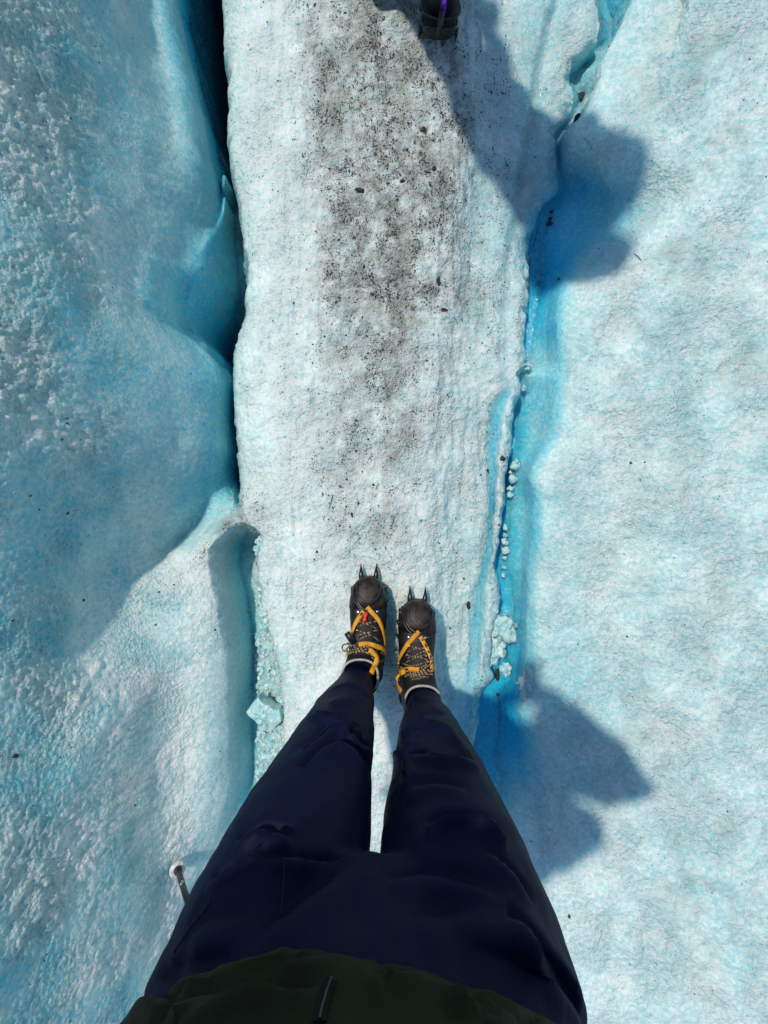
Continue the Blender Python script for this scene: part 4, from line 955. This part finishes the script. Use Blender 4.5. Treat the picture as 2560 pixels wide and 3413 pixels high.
# ---- the phone that takes the picture
ph = empty('phone', (0, -.05, 1.345), 'black phone held flat in both hands, taking the picture', 'phone')
m = MB(); m.rings([[(x * s_, -.052 + y * s_, z_) for x, y in [(.034, .072), (.036, .070), (.036, -.070), (.034, -.072), (-.034, -.072), (-.036, -.070), (-.036, .070), (-.034, .072)]] for z_, s_ in ((1.3425, .97), (1.344, 1.0), (1.349, 1.0), (1.3505, .97))]); m.build('case', M_PLAST, ph, False)
m = MB(); m.rings([[(.012 * math.cos(a_ * .39), .0 + .012 * math.sin(a_ * .39), z_) for a_ in range(16)] for z_ in (1.340, 1.3428)]); m.build('lens', M_STEEL, ph)

# ---- trekking pole planted behind, on the left bank
tip, tn = on_ice(588, 2884)
pole = empty('trekking_pole', tip, 'dark trekking pole planted in the left bank behind the photographer', 'trekking pole')
p1 = W(648, 3075, tip.z + .26); ax = (p1 - tip).normalized(); foot = tip - ax * .012
m = MB(); m.tube([foot, tip + ax * .05], [.004, .0055], 10); m.build('tip', M_STEEL, pole)
m = MB(); m.tube([tip + ax * .035, tip + ax * .30], .0078, 14); lo_ = m.build('lower_shaft', M_DARKSH, pole)
m = MB(); m.tube([tip + ax * .30, tip + ax * .36], .0115, 14); m.build('clamp', M_PLAST, pole)
m = MB(); m.tube([tip + ax * .36, tip + ax * .92], .009, 14); m.build('upper_shaft', M_DARKSH, pole)
m = MB(); m.tube(catmull([tip + ax * .92, tip + ax * .95, tip + ax * 1.0, tip + ax * 1.04, tip + ax * 1.06], 4), [.013, .014, .015, .016, .0155, .015, .0145, .014, .0145, .016, .018, .019, .020, .02, .018, .014, .006], 14); m.build('grip', M_PLAST, pole)
fr_ = frame(ax); m = MB(); rings = []
for rr, hh in ((.010, .030), (.019, .028), (.0225, .025), (.0215, .021), (.012, .023), (.009, .026)):
    rings.append([tip + fr_ @ Vector((rr * math.cos(2 * math.pi * k / 32), rr * math.sin(2 * math.pi * k / 32), hh + (.001 if k % 4 == 0 else 0))) for k in range(32)])
rings.append(rings[0]); m.rings(rings, False); m.build('basket', simple('frosted_basket', (0.52, 0.53, 0.53), .5, var=.3, scale=90, bump=.6, bscale=300), pole)
m = MB(); m.tube([tip + ax * .026, tip + ax * .042], [.012, .010], 14); m.build('collar', M_PLAST, pole)
sd = ax.cross((CAMP - tip).normalized()).normalized(); to = sd.cross(ax).normalized() * -1
if to.dot(CAMP - tip) < 0: to = -to
b0 = tip + ax * .128 + to * .0083
m = MB(); m.tube([b0 - sd * .001 - ax * .008, b0 + sd * .005 + ax * .006 - to * .001], .0007, 5); m.tube([b0 + sd * .005 + ax * .006 - to * .001, b0 - sd * .004 + ax * .004], .0006, 5); m.tube([b0 - sd * .001 - ax * .008, b0 - sd * .004 + ax * .0], .0006, 5); m.build('print', M_WHITE, lo_)

# ---- the hiker ahead (only a boot heel reaches into the picture; the rest stands beyond its edge)
hk = empty('person', (.10, 1.60, 0.0), 'hiker standing ahead in black boots, one heel with purple pull tab in view', 'person')
SCL = 1.40
for org, yaw, lab in (((.165, 1.440, BZ), R(-4), 'right boot heel with purple pull tab'), ((-.04, 1.64, BZ), R(8), 'left boot stepping ahead')):
    xf = boot_xform(org, yaw, 0, SCL)
    bt, sf = make_boot(hk, xf, lab, SCL, M_PLAST)
    make_crampon(xf, (org[0], org[1] + .15, 0), 'dark crampon under the right boot of the hiker ahead' if org[0] > 0 else 'dark crampon under the left boot of the hiker ahead', '', SCL)
    m = MB(); pts = [xf((0, .0, z_ * SCL)) for z_ in (.058, .085, .11, .135)]
    bv = sf.t; q = []
    for z_ in (.034, .046, .058, .070, .082, .092):
        l, n, i_, d_ = bv.ray_cast(xf((.004, -.25, z_ * SCL)), (xf((.004, .2, z_ * SCL)) - xf((.004, -.25, z_ * SCL))).normalized())
        if l is not None: q.append((l + n * .003, n if n.y < 0 else -n))
    if len(q) > 2:
        m.ribbon([a for a, b in q], [b for a, b in q], .017, .003); tab = m.build('pull_tab', M_PURPLE, bt)
        a, b = q[3]; mm = MB(); mm.ellipsoid(a + b * .004, (.0042, .0025, .007), 8); mm.build('print', M_PINK, tab)
    mm = MB(); mm.tube(catmull([xf((-.040 * SCL, .05, .05)), xf((-.036 * SCL, .012, .06)), xf((-.0, -.006, .062)), xf((.036 * SCL, .012, .06)), xf((.040 * SCL, .05, .05))], 5), .003, 6); mm.build('heel_band', M_PLAST, bt)
tm = MB()
tm.tube([(.165, 1.57, .17), (.16, 1.58, .30), (.155, 1.60, .48), (.15, 1.61, .70), (.14, 1.62, .92)], [.060, .070, .080, .098, .112], 28)
tm.tube([(-.055, 1.76, .17), (-.05, 1.75, .30), (-.03, 1.75, .48), (.0, 1.70, .70), (.02, 1.65, .92)], [.060, .070, .080, .098, .112], 28)
tm.ellipsoid((.08, 1.63, .93), (.19, .14, .15)); cloth_from(tm, .008, None, 'trousers', M_BLACK, hk, .005)
UB = -.10      # leaning back towards us
jm = MB(); jm.ellipsoid((.08, 1.62, 1.00), (.205, .15, .14)); jm.ellipsoid((.15, 1.66 + UB, 1.18), (.20, .14, .22)); jm.ellipsoid((.16, 1.69 + UB, 1.36), (.20, .125, .14))
jm.capsule([(.28, 1.66 + UB, 1.38), (.30, 1.60 + UB, 1.25), (.30, 1.56 + UB, 1.12), (.29, 1.74 + UB, 1.00)], [.075, .065, .058, .048], 16); jm.capsule([(.02, 1.71 + UB, 1.40), (-.01, 1.77 + UB, 1.25), (-.01, 1.82 + UB, 1.12), (.0, 2.0 + UB, 1.03)], [.075, .065, .058, .048], 16)
jm.capsule([(.12, 1.70 + UB, 1.44), (.12, 1.72 + UB, 1.52)], [.07, .065], 16); cloth_from(jm, .008, None, 'jacket', M_BLACK, hk, .006)
pk = MB(); pk.ellipsoid((.18, 1.46 + UB, 1.22), (.135, .11, .26)); pk.ellipsoid((.18, 1.47 + UB, 1.44), (.12, .10, .10)); pk.ellipsoid((.18, 1.44 + UB, 1.10), (.11, .10, .12)); cloth_from(pk, .008, None, 'backpack', M_PACK, hk, .006)
hb_ = MB(); hc = Vector((.12, 1.75 + UB, 1.63)); hb_.capsule([(.12, 1.70 + UB, 1.46), (.12, 1.74 + UB, 1.56)], [.055, .05], 14); hb_.ellipsoid(hc, (.075, .095, .115), 14); hb_.capsule([hc + Vector((0, .09, .0)), hc + Vector((0, .108, -.025))], [.010, .013], 8)
for sx in (-1, 1): hb_.ellipsoid(hc + Vector((sx * .076, 0, -.01)), (.010, .018, .03), 8)
for wx, wy in ((.29, 1.74 + UB), (.0, 2.0 + UB)):
    hb_.capsule([(wx, wy, 1.0), (wx - .01, wy + .05, .97)], [.03, .032], 10)
    for k in range(4): hb_.capsule([(wx - .03 + k * .02, wy + .07, .965), (wx - .03 + k * .02, wy + .11, .95), (wx - .03 + k * .02, wy + .115, .925 - .004 * (k % 3))], [.009, .0085, .0075], 8)
    hb_.capsule([(wx - .035, wy + .04, .965), (wx - .05, wy + .075, .945)], [.011, .008], 8)
V, Fc = remeshed(hb_, .0055, 2); mesh_obj('body', V, Fc, M_SKIN, hk)
ht = MB(); ht.ellipsoid(hc + Vector((0, -.008, .035)), (.086, .105, .10), 12); V, Fc = remeshed(ht, .008, 1); mesh_obj('hat', V, Fc, M_BLACK, hk)
